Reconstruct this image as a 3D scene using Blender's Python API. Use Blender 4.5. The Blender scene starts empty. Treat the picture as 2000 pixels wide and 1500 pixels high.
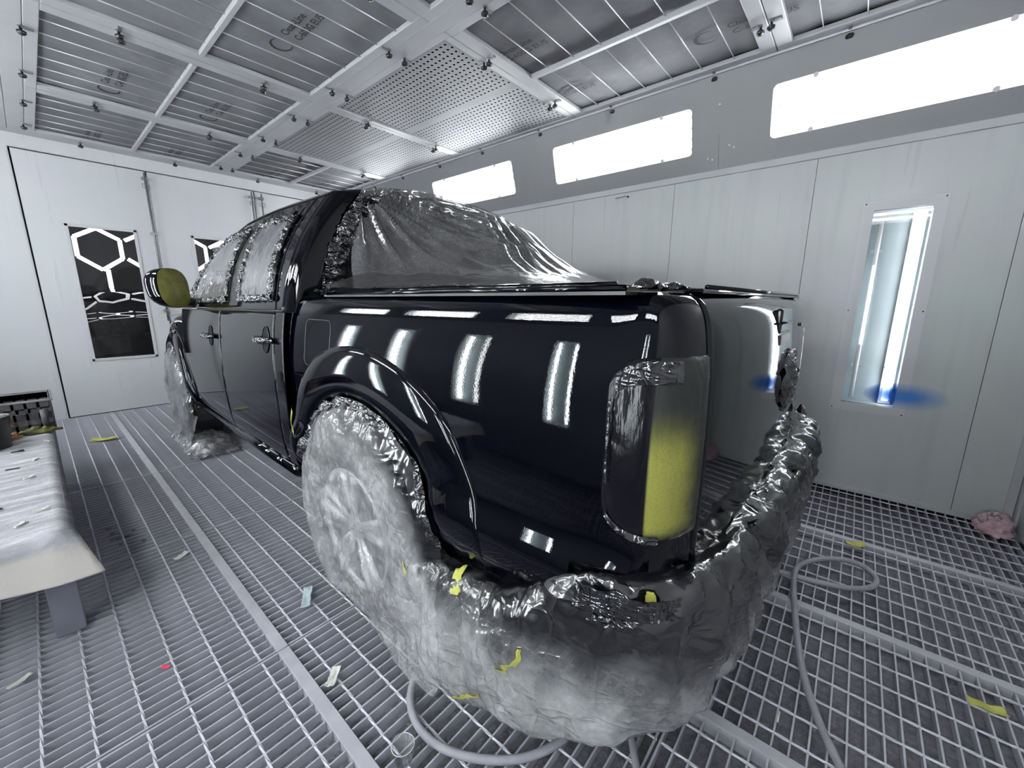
import bpy, bmesh, math, random
import numpy as np
from mathutils import Vector, Matrix, noise

random.seed(7)
scene = bpy.context.scene
COL = scene.collection

# ------------------------------------------------------------------ camera, world, exposure
CAM = (0.0, 0.0, 1.257)
F_PX, YAW, PITCH, ROLL = 785.76, 0.86682, 0.20514, 0.00463
cam_d = bpy.data.cameras.new('camera')
cam_d.sensor_fit = 'HORIZONTAL'
cam_d.sensor_width = 36.0
cam_d.lens = 36.0 * F_PX / 2000.0
cam_d.clip_start = 0.01
cam = bpy.data.objects.new('camera', cam_d)
COL.objects.link(cam)
fw = Vector((math.sin(YAW) * math.cos(PITCH), math.cos(YAW) * math.cos(PITCH), -math.sin(PITCH)))
rt = Vector((math.cos(YAW), -math.sin(YAW), 0))
up = rt.cross(fw)
r2 = rt * math.cos(ROLL) + up * math.sin(ROLL)
u2 = up * math.cos(ROLL) - rt * math.sin(ROLL)
cam.matrix_world = Matrix(((r2.x, u2.x, -fw.x, CAM[0]), (r2.y, u2.y, -fw.y, CAM[1]), (r2.z, u2.z, -fw.z, CAM[2]), (0, 0, 0, 1)))
scene.camera = cam
world = bpy.data.worlds.new('world')
scene.world = world
world.use_nodes = True
world.node_tree.nodes['Background'].inputs[0].default_value = (0.02, 0.02, 0.022, 1)
world.node_tree.nodes['Background'].inputs[1].default_value = 0.3
vs = scene.view_settings
vs.view_transform = 'Standard'
vs.look = 'None'
vs.gamma = 1.0
vs.use_curve_mapping = False
vs.exposure = 0.0
TUBE_POWER = 46.0          # emission of the fluorescent tubes

# ------------------------------------------------------------------ materials
def nmat(name):
    m = bpy.data.materials.new(name)
    m.use_nodes = True
    nt = m.node_tree
    return m, nt, nt.nodes['Principled BSDF']

def setp(b, **k):
    for key, v in k.items():
        b.inputs[key].default_value = v

def node(nt, t, **k):
    n = nt.nodes.new(t)
    for key, v in k.items():
        if key.startswith('i_'):
            n.inputs[key[2:].replace('_', ' ')].default_value = v
        else:
            setattr(n, key, v)
    return n

def coords(nt, scale=(1, 1, 1), kind='Object', loc=(0, 0, 0)):
    tc = node(nt, 'ShaderNodeTexCoord')
    mp = node(nt, 'ShaderNodeMapping')
    mp.inputs['Scale'].default_value = scale
    mp.inputs['Location'].default_value = loc
    nt.links.new(tc.outputs[kind], mp.inputs['Vector'])
    return mp.outputs['Vector']

def ntex(nt, vec, scale, detail=4, rough=0.55):
    n = node(nt, 'ShaderNodeTexNoise')
    n.inputs['Scale'].default_value = scale
    n.inputs['Detail'].default_value = detail
    n.inputs['Roughness'].default_value = rough
    nt.links.new(vec, n.inputs['Vector'])
    return n.outputs['Fac']

def ramp(nt, fac, stops):
    r = node(nt, 'ShaderNodeValToRGB')
    el = r.color_ramp.elements
    while len(el) < len(stops):
        el.new(0.5)
    for e, (p, c) in zip(el, stops):
        e.position = p
        e.color = (*c, 1) if len(c) == 3 else c
    nt.links.new(fac, r.inputs['Fac'])
    return r.outputs['Color']

def bump(nt, b, h, strength=0.3, dist=0.01, prev=None):
    n = node(nt, 'ShaderNodeBump')
    n.inputs['Strength'].default_value = strength
    n.inputs['Distance'].default_value = dist
    nt.links.new(h, n.inputs['Height'])
    if prev:
        nt.links.new(prev, n.inputs['Normal'])
    if b:
        nt.links.new(n.outputs['Normal'], b.inputs['Normal'])
    return n.outputs['Normal']

def math_n(nt, op, a, b=None, clamp=False):
    n = node(nt, 'ShaderNodeMath', operation=op)
    n.use_clamp = clamp
    for i, v in enumerate((a, b)):
        if v is None:
            continue
        if isinstance(v, (int, float)):
            n.inputs[i].default_value = v
        else:
            nt.links.new(v, n.inputs[i])
    return n.outputs[0]

def mixc(nt, fac, a, b):
    n = node(nt, 'ShaderNodeMix', data_type='RGBA')
    for s, v in ((n.inputs['Factor'], fac), (n.inputs['A'], a), (n.inputs['B'], b)):
        if isinstance(v, tuple):
            s.default_value = (*v, 1)
        elif isinstance(v, (int, float)):
            s.default_value = v
        else:
            nt.links.new(v, s)
    return n.outputs['Result']

def simple(name, c1, c2=None, rough=0.5, metal=0.0, scale=6.0, bscale=None, bstr=0.15, bdist=0.004, stretch=(1, 1, 1), spec=0.5, coat=0.0):
    m, nt, b = nmat(name)
    setp(b, **{'Base Color': (*c1, 1), 'Roughness': rough, 'Metallic': metal, 'Specular IOR Level': spec, 'Coat Weight': coat})
    v = coords(nt, stretch)
    if c2 is None:
        c2 = tuple(x * 0.9 for x in c1)
    nt.links.new(ramp(nt, ntex(nt, v, scale), [(0.3, c2), (0.7, c1)]), b.inputs['Base Color'])
    if bscale:
        bump(nt, b, ntex(nt, v, bscale, 3), bstr, bdist)
    return m

def wall_material(name, ca, cb, stk):
    m, nt, b = nmat(name)
    v = coords(nt)
    c = ramp(nt, ntex(nt, v, 1.1, 3), [(0.35, ca), (0.62, cb)])
    vs_ = coords(nt, (9, 9, 0.5))
    streak = ramp(nt, ntex(nt, vs_, 1.6, 5, 0.6), [(0.5, (1, 1, 1)), (0.72, (0.84, 0.84, 0.85))])
    mul = node(nt, 'ShaderNodeMix', data_type='RGBA', blend_type='MULTIPLY')
    mul.inputs['Factor'].default_value = stk
    nt.links.new(c, mul.inputs['A']); nt.links.new(streak, mul.inputs['B'])
    # blue overspray stain low on the right wall beside the upright lamp
    nt.links.new(blue_stain(nt, mul.outputs['Result']), b.inputs['Base Color'])
    rr = node(nt, 'ShaderNodeMapRange')
    nt.links.new(ntex(nt, vs_, 1.6, 5, 0.6), rr.inputs['Value'])
    rr.inputs['To Min'].default_value = 0.20; rr.inputs['To Max'].default_value = 0.42
    nt.links.new(rr.outputs[0], b.inputs['Roughness'])
    bump(nt, b, ntex(nt, vs_, 1.2, 3), 0.05 * stk, 0.01)
    return m

STAIN = (-0.285, 0.685)
def blue_stain(nt, base):
    g = node(nt, 'ShaderNodeNewGeometry')
    s = node(nt, 'ShaderNodeSeparateXYZ')
    nt.links.new(g.outputs['Position'], s.inputs[0])
    dy = math_n(nt, 'DIVIDE', math_n(nt, 'SUBTRACT', s.outputs['Y'], STAIN[0]), 0.20)
    dz = math_n(nt, 'DIVIDE', math_n(nt, 'SUBTRACT', s.outputs['Z'], STAIN[1]), 0.085)
    d = math_n(nt, 'ADD', math_n(nt, 'MULTIPLY', dy, dy), math_n(nt, 'MULTIPLY', dz, dz))
    gx = math_n(nt, 'GREATER_THAN', s.outputs['X'], 3.3)
    f = math_n(nt, 'MULTIPLY', math_n(nt, 'SUBTRACT', 1.0, math_n(nt, 'SQRT', d), True), gx)
    f = math_n(nt, 'MULTIPLY', math_n(nt, 'POWER', f, 0.9), 1.3, True)
    return mixc(nt, f, base, (0.03, 0.16, 0.50))

MAT = {}
MAT['wall'] = wall_material('stained_wall_panel', (0.46, 0.50, 0.49), (0.465, 0.47, 0.49), 0.5)
MAT['wall_end'] = wall_material('clean_wall_panel', (0.535, 0.56, 0.565), (0.54, 0.545, 0.58), 0.12)
MAT['lampframe'] = simple('lamp_frame_paint', (0.53, 0.53, 0.55), (0.49, 0.49, 0.51), 0.4)
MAT['bevel'] = simple('bevel_paint', (0.205, 0.205, 0.22), (0.19, 0.19, 0.205), 0.42, scale=2)
MAT['ceilmetal'] = simple('ceiling_metal', (0.45, 0.45, 0.47), (0.40, 0.40, 0.42), 0.38, scale=3, bscale=4, bstr=0.05)
MAT['wire'] = simple('retaining_wire', (0.6, 0.6, 0.62), rough=0.35, metal=0.4)
MAT['grate'] = simple('dusty_galvanised_steel', (0.47, 0.475, 0.53), (0.36, 0.365, 0.41), 0.55, 0.05, scale=9)
MAT['rod'] = simple('worn_bright_rod_steel', (0.64, 0.64, 0.70), (0.50, 0.50, 0.56), 0.5, 0.05, scale=9)  # lighter tone than the bearing bars
MAT['beam'] = simple('support_beam_steel', (0.46, 0.46, 0.50), (0.38, 0.38, 0.42), 0.6, 0.1, scale=12, bscale=300, bstr=0.05)
MAT['black'] = simple('black_plastic', (0.012, 0.012, 0.014), (0.02, 0.02, 0.022), 0.35)
MAT['rubber'] = simple('black_rubber', (0.018, 0.018, 0.02), rough=0.75, bscale=60)
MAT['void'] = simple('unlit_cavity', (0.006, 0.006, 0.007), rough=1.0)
MAT['white_in'] = simple('white_reflector', (0.80, 0.81, 0.82), rough=0.5)
MAT['steel'] = simple('bare_steel', (0.42, 0.42, 0.45), (0.3, 0.3, 0.33), 0.4, 0.6, scale=20)
MAT['latch'] = simple('latch_steel', (0.30, 0.31, 0.32), (0.2, 0.2, 0.21), 0.45, 0.5, scale=20)
MAT['hose'] = simple('grey_hose_rubber', (0.34, 0.34, 0.37), (0.26, 0.26, 0.29), 0.6, scale=15)
MAT['yellow'] = simple('yellow_masking_tape', (0.46, 0.46, 0.09), (0.32, 0.32, 0.06), 0.6, scale=30, bscale=80)
MAT['pink'] = simple('pink_cloth', (0.66, 0.48, 0.52), (0.45, 0.30, 0.35), 0.9, scale=25, bscale=90, bstr=0.4)
MAT['orange'] = simple('orange_cloth', (0.72, 0.34, 0.16), (0.75, 0.55, 0.36), 0.8, scale=20, bscale=60)
MAT['paper'] = simple('scrap_paper', (0.62, 0.64, 0.58), rough=0.8, scale=30)
MAT['bluepaper'] = simple('pale_blue_film_scrap', (0.50, 0.60, 0.64), (0.35, 0.42, 0.46), 0.3, scale=40)
MAT['redbit'] = simple('red_plastic_bit', (0.7, 0.05, 0.10), rough=0.5)
MAT['crate'] = simple('grey_crate_plastic', (0.075, 0.075, 0.08), (0.045, 0.045, 0.05), 0.5, scale=18)
MAT['cratewhite'] = simple('dusty_crate_rim', (0.25, 0.25, 0.27), (0.12, 0.12, 0.13), 0.6, scale=25)
MAT['olive'] = simple('olive_masking_film', (0.15, 0.15, 0.028), (0.06, 0.06, 0.015), 0.35, scale=12, bscale=25, bstr=0.5, bdist=0.01)

def mk_filter(name, k):
    m, nt, b = nmat(name)
    setp(b, Roughness=1.0)
    b.inputs['Specular IOR Level'].default_value = 0.1
    v = coords(nt)
    nt.links.new(ramp(nt, ntex(nt, v, 3.0, 4), [(0.3, (0.18 * k, 0.18 * k, 0.193 * k)), (0.7, (0.27 * k, 0.27 * k, 0.288 * k))]), b.inputs['Base Color'])
    n1 = bump(nt, None, ntex(nt, v, 5, 2), 0.5, 0.03)
    bump(nt, b, ntex(nt, v, 220, 2), 0.25, 0.003, n1)
    return m
MAT['filter'] = mk_filter('filter_fleece', 1.0)
MAT['filter_used'] = mk_filter('used_filter_fleece', 0.72)  # same fleece, colour lowered to cancel excess cove light on that row

def mk_pit():
    m, nt, b = nmat('floor_filter_matting')
    setp(b, Roughness=1.0)
    v = coords(nt)
    n1 = ntex(nt, v, 2.2, 4)
    n2 = ntex(nt, v, 45, 5, 0.7)
    c = ramp(nt, n1, [(0.3, (0.155, 0.157, 0.178)), (0.7, (0.235, 0.234, 0.262))])
    c2 = ramp(nt, n2, [(0.35, (0.55, 0.55, 0.55)), (0.7, (1.25, 1.25, 1.25))])
    mul = node(nt, 'ShaderNodeMix', data_type='RGBA', blend_type='MULTIPLY')
    mul.inputs['Factor'].default_value = 0.8
    nt.links.new(c, mul.inputs['A']); nt.links.new(c2, mul.inputs['B'])
    nt.links.new(mul.outputs['Result'], b.inputs['Base Color'])
    bump(nt, b, n2, 0.9, 0.012)
    return m
MAT['pit'] = mk_pit()

def mk_paint():
    m, nt, b = nmat('black_blue_clearcoat')
    setp(b, **{'Base Color': (0.0004, 0.0006, 0.0022, 1), 'Roughness': 0.4, 'Specular IOR Level': 0.0, 'Coat Weight': 1.0, 'Coat Roughness': 0.015, 'Coat IOR': 1.40})
    v = coords(nt)
    n = bump(nt, None, ntex(nt, v, 240, 2), 0.035, 0.001)
    nt.links.new(n, b.inputs['Coat Normal'])
    return m
MAT['paint'] = mk_paint()

def mk_emit(name, pw):
    m, nt, b = nmat(name)
    setp(b, **{'Base Color': (0.9, 0.9, 0.9, 1), 'Emission Color': (0.97, 0.985, 1.0, 1), 'Emission Strength': pw})
    return m
MAT['tube'] = mk_emit('lit_fluorescent_tube', TUBE_POWER)
MAT['tube_wall'] = mk_emit('lit_wall_tube', 72.0)
MAT['tube_side'] = mk_emit('worn_fluorescent_tube', 14.0)
MAT['tube_off'] = simple('unlit_tube_glass', (0.75, 0.78, 0.80), rough=0.2)

def mk_led():
    m, nt, b = nmat('lit_led_bar')
    setp(b, **{'Emission Color': (0.95, 0.97, 1.0, 1), 'Emission Strength': 6.0})
    return m
MAT['led'] = mk_led()

def mk_glass(name, tint=(0.97, 0.98, 0.98), gloss=0.03, stain=False, dirt=0.0):
    m = bpy.data.materials.new(name)
    m.use_nodes = True
    nt = m.node_tree
    nt.nodes.clear()
    out = node(nt, 'ShaderNodeOutputMaterial')
    tr = node(nt, 'ShaderNodeBsdfTransparent')
    tr.inputs[0].default_value = (*tint, 1)
    gl = node(nt, 'ShaderNodeBsdfGlossy')
    gl.inputs['Roughness'].default_value = 0.02
    lw = node(nt, 'ShaderNodeLayerWeight')
    fr = math_n(nt, 'ADD', math_n(nt, 'MULTIPLY', math_n(nt, 'POWER', lw.outputs['Facing'], 5.0), 0.45), gloss)
    mx = node(nt, 'ShaderNodeMixShader')
    nt.links.new(fr, mx.inputs[0])
    nt.links.new(tr.outputs[0], mx.inputs[1])
    nt.links.new(gl.outputs[0], mx.inputs[2])
    last = mx.outputs[0]
    if stain or dirt:
        df = node(nt, 'ShaderNodeBsdfDiffuse')
        if stain:
            df.inputs[0].default_value = (0.03, 0.16, 0.5, 1)
            tint_c = blue_stain(nt, (1.0, 1.0, 1.0))
            nt.links.new(tint_c, tr.inputs[0])
            fac = math_n(nt, 'MULTIPLY', math_n(nt, 'SUBTRACT', 1.0, node_r(nt, tint_c)), 0.75)
        else:
            df.inputs[0].default_value = (0.5, 0.5, 0.5, 1)
            fac = math_n(nt, 'MULTIPLY', ntex(nt, coords(nt), 14, 5), dirt)
        m2 = node(nt, 'ShaderNodeMixShader')
        nt.links.new(fac, m2.inputs[0])
        nt.links.new(last, m2.inputs[1]); nt.links.new(df.outputs[0], m2.inputs[2])
        last = m2.outputs[0]
    nt.links.new(last, out.inputs[0])
    return m

def node_r(nt, col):
    s = node(nt, 'ShaderNodeSeparateColor')
    nt.links.new(col, s.inputs[0])
    return s.outputs[0]

MAT['glass'] = mk_glass('lamp_glass')
MAT['glass_blue'] = mk_glass('lamp_glass_with_blue_overspray', stain=True)
MAT['glass_door'] = mk_glass('dusty_door_glass', tint=(0.85, 0.85, 0.87), dirt=0.03)
MAT['cup'] = mk_glass('clear_cup_plastic', tint=(0.93, 0.94, 0.95), dirt=0.25)

def film(name, col, col2, a_lo, a_hi, rough=0.16, crinkle=16.0, cstr=0.6, speck=90.0, stretch=(1, 1, 1), spec=0.9, colscale=5.0, fine=0.18, over=None, over_col=(0.004, 0.004, 0.006)):
    """clear masking film carrying overspray: part see-through, part grey, glossy and creased"""
    m = bpy.data.materials.new(name)
    m.use_nodes = True
    nt = m.node_tree
    b = nt.nodes['Principled BSDF']
    out = nt.nodes['Material Output']
    setp(b, Roughness=rough)
    b.inputs['Specular IOR Level'].default_value = spec
    setp(b, **{'Coat Weight': 0.7, 'Coat Roughness': 0.06})
    v = coords(nt, stretch)
    v0 = coords(nt)
    cc = ramp(nt, ntex(nt, v0, colscale, 5, 0.65), [(0.35, col2), (0.65, col)])
    om = None
    if over:            # black overspray where the paint fan reached the film
        om = over(nt, v0)
        cc = mixc(nt, om, cc, over_col)
    nt.links.new(cc, b.inputs['Base Color'])
    def ridge(vec, sc, pw, dist):
        n = node(nt, 'ShaderNodeTexNoise')
        n.inputs['Scale'].default_value = sc; n.inputs['Detail'].default_value = 1.5; n.inputs['Distortion'].default_value = dist
        nt.links.new(vec, n.inputs['Vector'])
        q = math_n(nt, 'ABSOLUTE', math_n(nt, 'SUBTRACT', math_n(nt, 'MULTIPLY', n.outputs['Fac'], 2.0), 1.0))
        return math_n(nt, 'POWER', math_n(nt, 'SUBTRACT', 1.0, math_n(nt, 'MULTIPLY', q, 1.6), True), pw)
    va = coords(nt, tuple(c * k for c, k in zip(stretch, (1, 2.6, 0.8))))
    vb = coords(nt, tuple(c * k for c, k in zip(stretch, (1, 0.7, 2.2))), loc=(3, 5, 7))
    h = math_n(nt, 'ADD', ridge(va, crinkle * 0.45, 5, 0.6), math_n(nt, 'MULTIPLY', ridge(vb, crinkle * 0.8, 4, 0.8), 0.5))
    n1 = bump(nt, None, h, cstr * 0.5, 0.012)
    n2 = bump(nt, None, ntex(nt, v, crinkle * 2.5, 3, 0.5), cstr * fine, 0.006, n1)
    nt.links.new(n2, b.inputs['Normal']); nt.links.new(n2, b.inputs['Coat Normal'])
    tr = node(nt, 'ShaderNodeBsdfTransparent')
    sp = ntex(nt, v0, speck, 5, 0.7)
    big = ntex(nt, v0, 4.0, 3)
    f = math_n(nt, 'ADD', math_n(nt, 'MULTIPLY', sp, 0.6), math_n(nt, 'MULTIPLY', big, 0.4))
    al = node(nt, 'ShaderNodeMapRange')
    al.inputs['From Min'].default_value = 0.35; al.inputs['From Max'].default_value = 0.65
    al.inputs['To Min'].default_value = a_lo; al.inputs['To Max'].default_value = a_hi
    nt.links.new(f, al.inputs['Value'])
    mx = node(nt, 'ShaderNodeMixShader')
    nt.links.new(math_n(nt, 'MAXIMUM', al.outputs[0], om) if om else al.outputs[0], mx.inputs[0])
    nt.links.new(tr.outputs[0], mx.inputs[1]); nt.links.new(b.outputs[0], mx.inputs[2])
    nt.links.new(mx.outputs[0], out.inputs[0])
    return m
def sepv(nt, v):
    n = node(nt, 'ShaderNodeSeparateXYZ'); nt.links.new(v, n.inputs[0]); return n.outputs
def sstep(nt, val, lo, hi):
    r = node(nt, 'ShaderNodeMapRange', interpolation_type='SMOOTHSTEP')
    r.inputs['From Min'].default_value = lo; r.inputs['From Max'].default_value = hi
    nt.links.new(val, r.inputs['Value'])
    return r.outputs[0]
def wobble(nt, v, val, amp=0.12, scale=9):
    return math_n(nt, 'ADD', val, math_n(nt, 'MULTIPLY', math_n(nt, 'SUBTRACT', ntex(nt, v, scale, 4), 0.5), amp))
def over_z(lo, hi, amp=0.12):
    return lambda nt, v: sstep(nt, wobble(nt, v, sepv(nt, v)[2], amp), lo, hi)
def over_radial(yc, zc, lo, hi, amp=0.06):
    def f(nt, v):
        o = sepv(nt, v)
        dy = math_n(nt, 'SUBTRACT', o[1], yc); dz = math_n(nt, 'SUBTRACT', o[2], zc)
        r = math_n(nt, 'SQRT', math_n(nt, 'ADD', math_n(nt, 'MULTIPLY', dy, dy), math_n(nt, 'MULTIPLY', dz, dz)))
        a = sstep(nt, wobble(nt, v, r, amp), lo, hi)
        return math_n(nt, 'MULTIPLY', a, sstep(nt, o[2], zc - 0.05, zc + 0.1))
    return f
MAT['film_wheel'] = film('grey_wheel_film', (0.66, 0.66, 0.67), (0.42, 0.42, 0.43), 0.28, 0.66, 0.18, 8, 0.75, fine=0.05, speck=40.0, over=over_radial(1.20, 0.38, 0.41, 0.52))
MAT['film_bump'] = film('grey_bumper_film', (0.52, 0.525, 0.53), (0.22, 0.222, 0.225), 0.66, 0.97, 0.2, 10, 0.75, over=over_z(0.34, 0.54, 0.2))
MAT['film_rear'] = film('dark_grey_window_film', (0.12, 0.12, 0.124), (0.06, 0.06, 0.062), 0.75, 0.98, 0.2, 6, 0.28, speck=120, fine=0.08)
MAT['film_win'] = film('pale_side_window_film', (0.20, 0.20, 0.21), (0.13, 0.13, 0.14), 0.75, 0.97, 0.25, 7, 0.2, fine=0.08)
MAT['film_black'] = film('black_painted_film', (0.006, 0.006, 0.009), (0.003, 0.003, 0.005), 0.95, 1.0, 0.08, 26, 1.0, spec=0.8)
MAT['film_front'] = film('streaky_front_wheel_film', (0.33, 0.33, 0.34), (0.10, 0.10, 0.105), 0.6, 0.95, 0.18, 10, 0.9, stretch=(1, 2.2, 0.6), over=over_radial(4.30, 0.38, 0.40, 0.47))

MAT['lens'] = simple('dark_red_lens', (0.08, 0.005, 0.008), rough=0.1)
# ------------------------------------------------------------------ mesh helpers
def link(o, parent=None):
    COL.objects.link(o)
    if parent is not None:
        o.parent = parent
    return o

class MB:
    def face(s, d):
        """make the faces look along d"""
        t = Vector((0, 0, 0))
        for f in s.f[::max(1, len(s.f) // 200)]:
            a, b, c = (Vector(s.v[k]) for k in f[:3])
            t += (b - a).cross(c - a)
        if t.dot(Vector(d)) < 0:
            s.f = [tuple(reversed(f)) for f in s.f]
        return s
    def __init__(s):
        s.v = []; s.f = []
    def add(s, V, F):
        n = len(s.v)
        s.v += [tuple(map(float, p)) for p in V]
        s.f += [tuple(i + n for i in f) for f in F]
        return s
    def box(s, x0, y0, z0, x1, y1, z1):
        V = [(x, y, z) for z in (z0, z1) for y in (y0, y1) for x in (x0, x1)]
        return s.add(V, [(0, 2, 3, 1), (4, 5, 7, 6), (0, 1, 5, 4), (2, 6, 7, 3), (0, 4, 6, 2), (1, 3, 7, 5)])
    def obox(s, c, sx, sy, sz, M=None):
        V = [Vector((x * sx / 2, y * sy / 2, z * sz / 2)) for z in (-1, 1) for y in (-1, 1) for x in (-1, 1)]
        if M is not None:
            V = [M @ p for p in V]
        c = Vector(c)
        return s.add([p + c for p in V], [(0, 2, 3, 1), (4, 5, 7, 6), (0, 1, 5, 4), (2, 6, 7, 3), (0, 4, 6, 2), (1, 3, 7, 5)])
    def tube(s, pts, r, n=8, cap=True, closed=False):
        pts = [Vector(p) for p in pts]
        rs = r if isinstance(r, (list, tuple)) else [r] * len(pts)
        V = []; F = []
        prev = None
        m = len(pts)
        for i, p in enumerate(pts):
            a = pts[(i - 1) % m] if (i > 0 or closed) else p
            b = pts[(i + 1) % m] if (i < m - 1 or closed) else p
            t = (b - a).normalized()
            if prev is None:
                ref = Vector((0, 0, 1)) if abs(t.z) < 0.9 else Vector((1, 0, 0))
                u = t.cross(ref).normalized()
            else:
                u = (prev - t * prev.dot(t)).normalized()
            prev = u
            w = t.cross(u)
            for k in range(n):
                an = 2 * math.pi * k / n
                V.append(p + (u * math.cos(an) + w * math.sin(an)) * rs[i])
        for i in range(m if closed else m - 1):
            for k in range(n):
                j = (i + 1) % m
                F.append((i * n + k, i * n + (k + 1) % n, j * n + (k + 1) % n, j * n + k))
        if cap and not closed:
            F.append(tuple(range(n - 1, -1, -1)))
            F.append(tuple((m - 1) * n + k for k in range(n)))
        return s.add(V, F)
    def lathe(s, prof, n=24, M=None, lobes=None):
        """prof: list of (r, h) about local z"""
        V = []; F = []
        for (r, h) in prof:
            for k in range(n):
                a = 2 * math.pi * k / n
                rr = r * (1 + (lobes[1] * math.cos(lobes[0] * a) if lobes else 0))
                V.append(Vector((rr * math.cos(a), rr * math.sin(a), h)))
        if M is not None:
            V = [M @ p for p in V]
        for i in range(len(prof) - 1):
            for k in range(n):
                F.append((i * n + k, i * n + (k + 1) % n, (i + 1) * n + (k + 1) % n, (i + 1) * n + k))
        F.append(tuple(range(n - 1, -1, -1)))
        F.append(tuple((len(prof) - 1) * n + k for k in range(n)))
        return s.add(V, F)
    def grid(s, G, wrap=False):
        """G[i][j] points"""
        ni, nj = len(G), len(G[0])
        V = [p for row in G for p in row]
        F = []
        for i in range(ni - 1):
            for j in range(nj if wrap else nj - 1):
                k = (j + 1) % nj
                F.append((i * nj + j, i * nj + k, (i + 1) * nj + k, (i + 1) * nj + j))
        return s.add(V, F)
    def mesh(s, name, mat=None, smooth=False):
        me = bpy.data.meshes.new(name)
        me.from_pydata(s.v, [], s.f)
        if mat is not None:
            me.materials.append(MAT[mat] if isinstance(mat, str) else mat)
        if smooth:
            me.polygons.foreach_set('use_smooth', [True] * len(me.polygons))
        me.update()
        return me
    def build(s, name, mat=None, parent=None, smooth=False, bev=0.0, solid=0.0):
        o = bpy.data.objects.new(name, s.mesh(name, mat, smooth))
        link(o, parent)
        if solid:
            md = o.modifiers.new('solidify', 'SOLIDIFY'); md.thickness = solid; md.offset = -1
        if bev:
            md = o.modifiers.new('bevel', 'BEVEL'); md.width = bev; md.segments = 2; md.limit_method = 'ANGLE'
        return o

def inst(name, me, parent=None, loc=(0, 0, 0), rot=None):
    o = bpy.data.objects.new(name, me)
    link(o, parent)
    o.location = loc
    if rot is not None:
        o.rotation_euler = rot
    return o

def tag(o, label, cat=None, group=None, kind=None):
    if label: o['label'] = label
    if cat: o['category'] = cat
    if group: o['group'] = group
    if kind: o['kind'] = kind
    return o

def empty(name, loc=(0, 0, 0), rz=0.0):
    o = bpy.data.objects.new(name, None)
    o.empty_display_size = 0.05
    link(o)
    o.location = loc
    o.rotation_euler = (0, 0, rz)
    return o

def struct(o, label=None):
    o['kind'] = 'structure'
    if label: o['label'] = label
    return o

# ------------------------------------------------------------------ the room shell
XR, XL = 3.413, -1.05         # side walls
YB, YF = 6.276, -0.815        # end walls
ZC = 2.775                    # ceiling face
BZ = 2.20                     # foot of the sloping light coves
BTR, BTL = 3.25, -0.887       # top of the coves
PIT = -0.048

# floor: fleece matting in the pit, steel beams and lift-out gratings on it
floor = struct(MB().box(XL - 0.1, YF - 0.1, PIT - 0.06, XR + 0.1, YB + 0.1, PIT).build('floor', 'pit'), 'dark grey matting under the floor gratings')
BEAMS = [-0.345, 0.41, 1.172, 1.929, 2.680]
for bx_ in BEAMS:
    y = YF
    for y1 in (0.28, 1.445, 2.605, 3.79, 4.98, YB):
        MB().box(bx_ - 0.019, y + 0.002, PIT, bx_ + 0.019, y1 - 0.002, 0.0015).build('support_beam', 'beam', floor, bev=0.002)
        y = y1

GX = [XL] + BEAMS + [XR]
GY = [YF, 0.28, 1.445, 2.605, 3.79, 4.98, YB]
rod_cache = {}
GC = ['along the bench wall', 'under the bench edge', 'between bench and driver side', 'under the truck middle', 'under the far wheels', 'at the foot of the lamp wall']
GR = ['by the near end wall', 'level with the rear bumper', 'level with the rear wheel', 'level with the rear door', 'level with the front wheel', 'next to the booth doors']
def grate(x0, x1, y0, y1, where=''):
    w, l = x1 - x0, y1 - y0
    g = empty('floor_grating', ((x0 + x1) / 2, (y0 + y1) / 2, 0))
    tag(g, 'steel bar grating ' + where, 'grating', 'steel floor gratings')
    kb, kr, ke = ('b', round(w, 3)), ('r', round(l, 3)), ('e', round(w, 3))
    if kb not in rod_cache:
        rod_cache[kb] = MB().box(-w / 2, -0.0025, -0.034, w / 2, 0.0025, -0.001).mesh('bearing_bar', 'grate')
        rod_cache[ke] = MB().box(-w / 2, -0.003, -0.034, w / 2, 0.003, 0.001).mesh('end_bar', 'grate')
    if kr not in rod_cache:
        b = MB()
        n = max(4, int(l / 0.03)); V = []; F = []
        for i in range(n + 1):          # twisted square rod
            a0 = i * math.pi / 4
            for k in range(4):
                a = a0 + k * math.pi / 2
                V.append((0.0042 * math.cos(a), -l / 2 + l * i / n, -0.0028 + 0.0042 * math.sin(a)))
        for i in range(n):
            for k in range(4):
                F.append((i * 4 + k, i * 4 + (k + 1) % 4, (i + 1) * 4 + (k + 1) % 4, (i + 1) * 4 + k))
        rod_cache[kr] = b.add(V, F).mesh('cross_rod', 'rod')
    nb = max(2, round(l / 0.0417))
    for i in range(nb + 1):
        yy = -l / 2 + l * i / nb
        if i in (0, nb):
            inst('end_bar', rod_cache[ke], g, (0, yy + (0.004 if i == 0 else -0.004), 0))
        else:
            inst('bearing_bar', rod_cache[kb], g, (0, yy, 0))
    nr = max(2, round(w / 0.1015))
    for i in range(nr):
        inst('cross_rod', rod_cache[kr], g, (-w / 2 + w * (i + 0.5) / nr, 0, 0))
for i in range(len(GX) - 1):
    for j in range(len(GY) - 1):
        x0 = GX[i] + (0.021 if i else 0.004)
        x1 = GX[i + 1] - (0.021 if i < len(GX) - 2 else 0.006)
        grate(x0, x1, GY[j] + 0.003, GY[j + 1] - 0.003, GC[i] + ', ' + GR[j])

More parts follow.
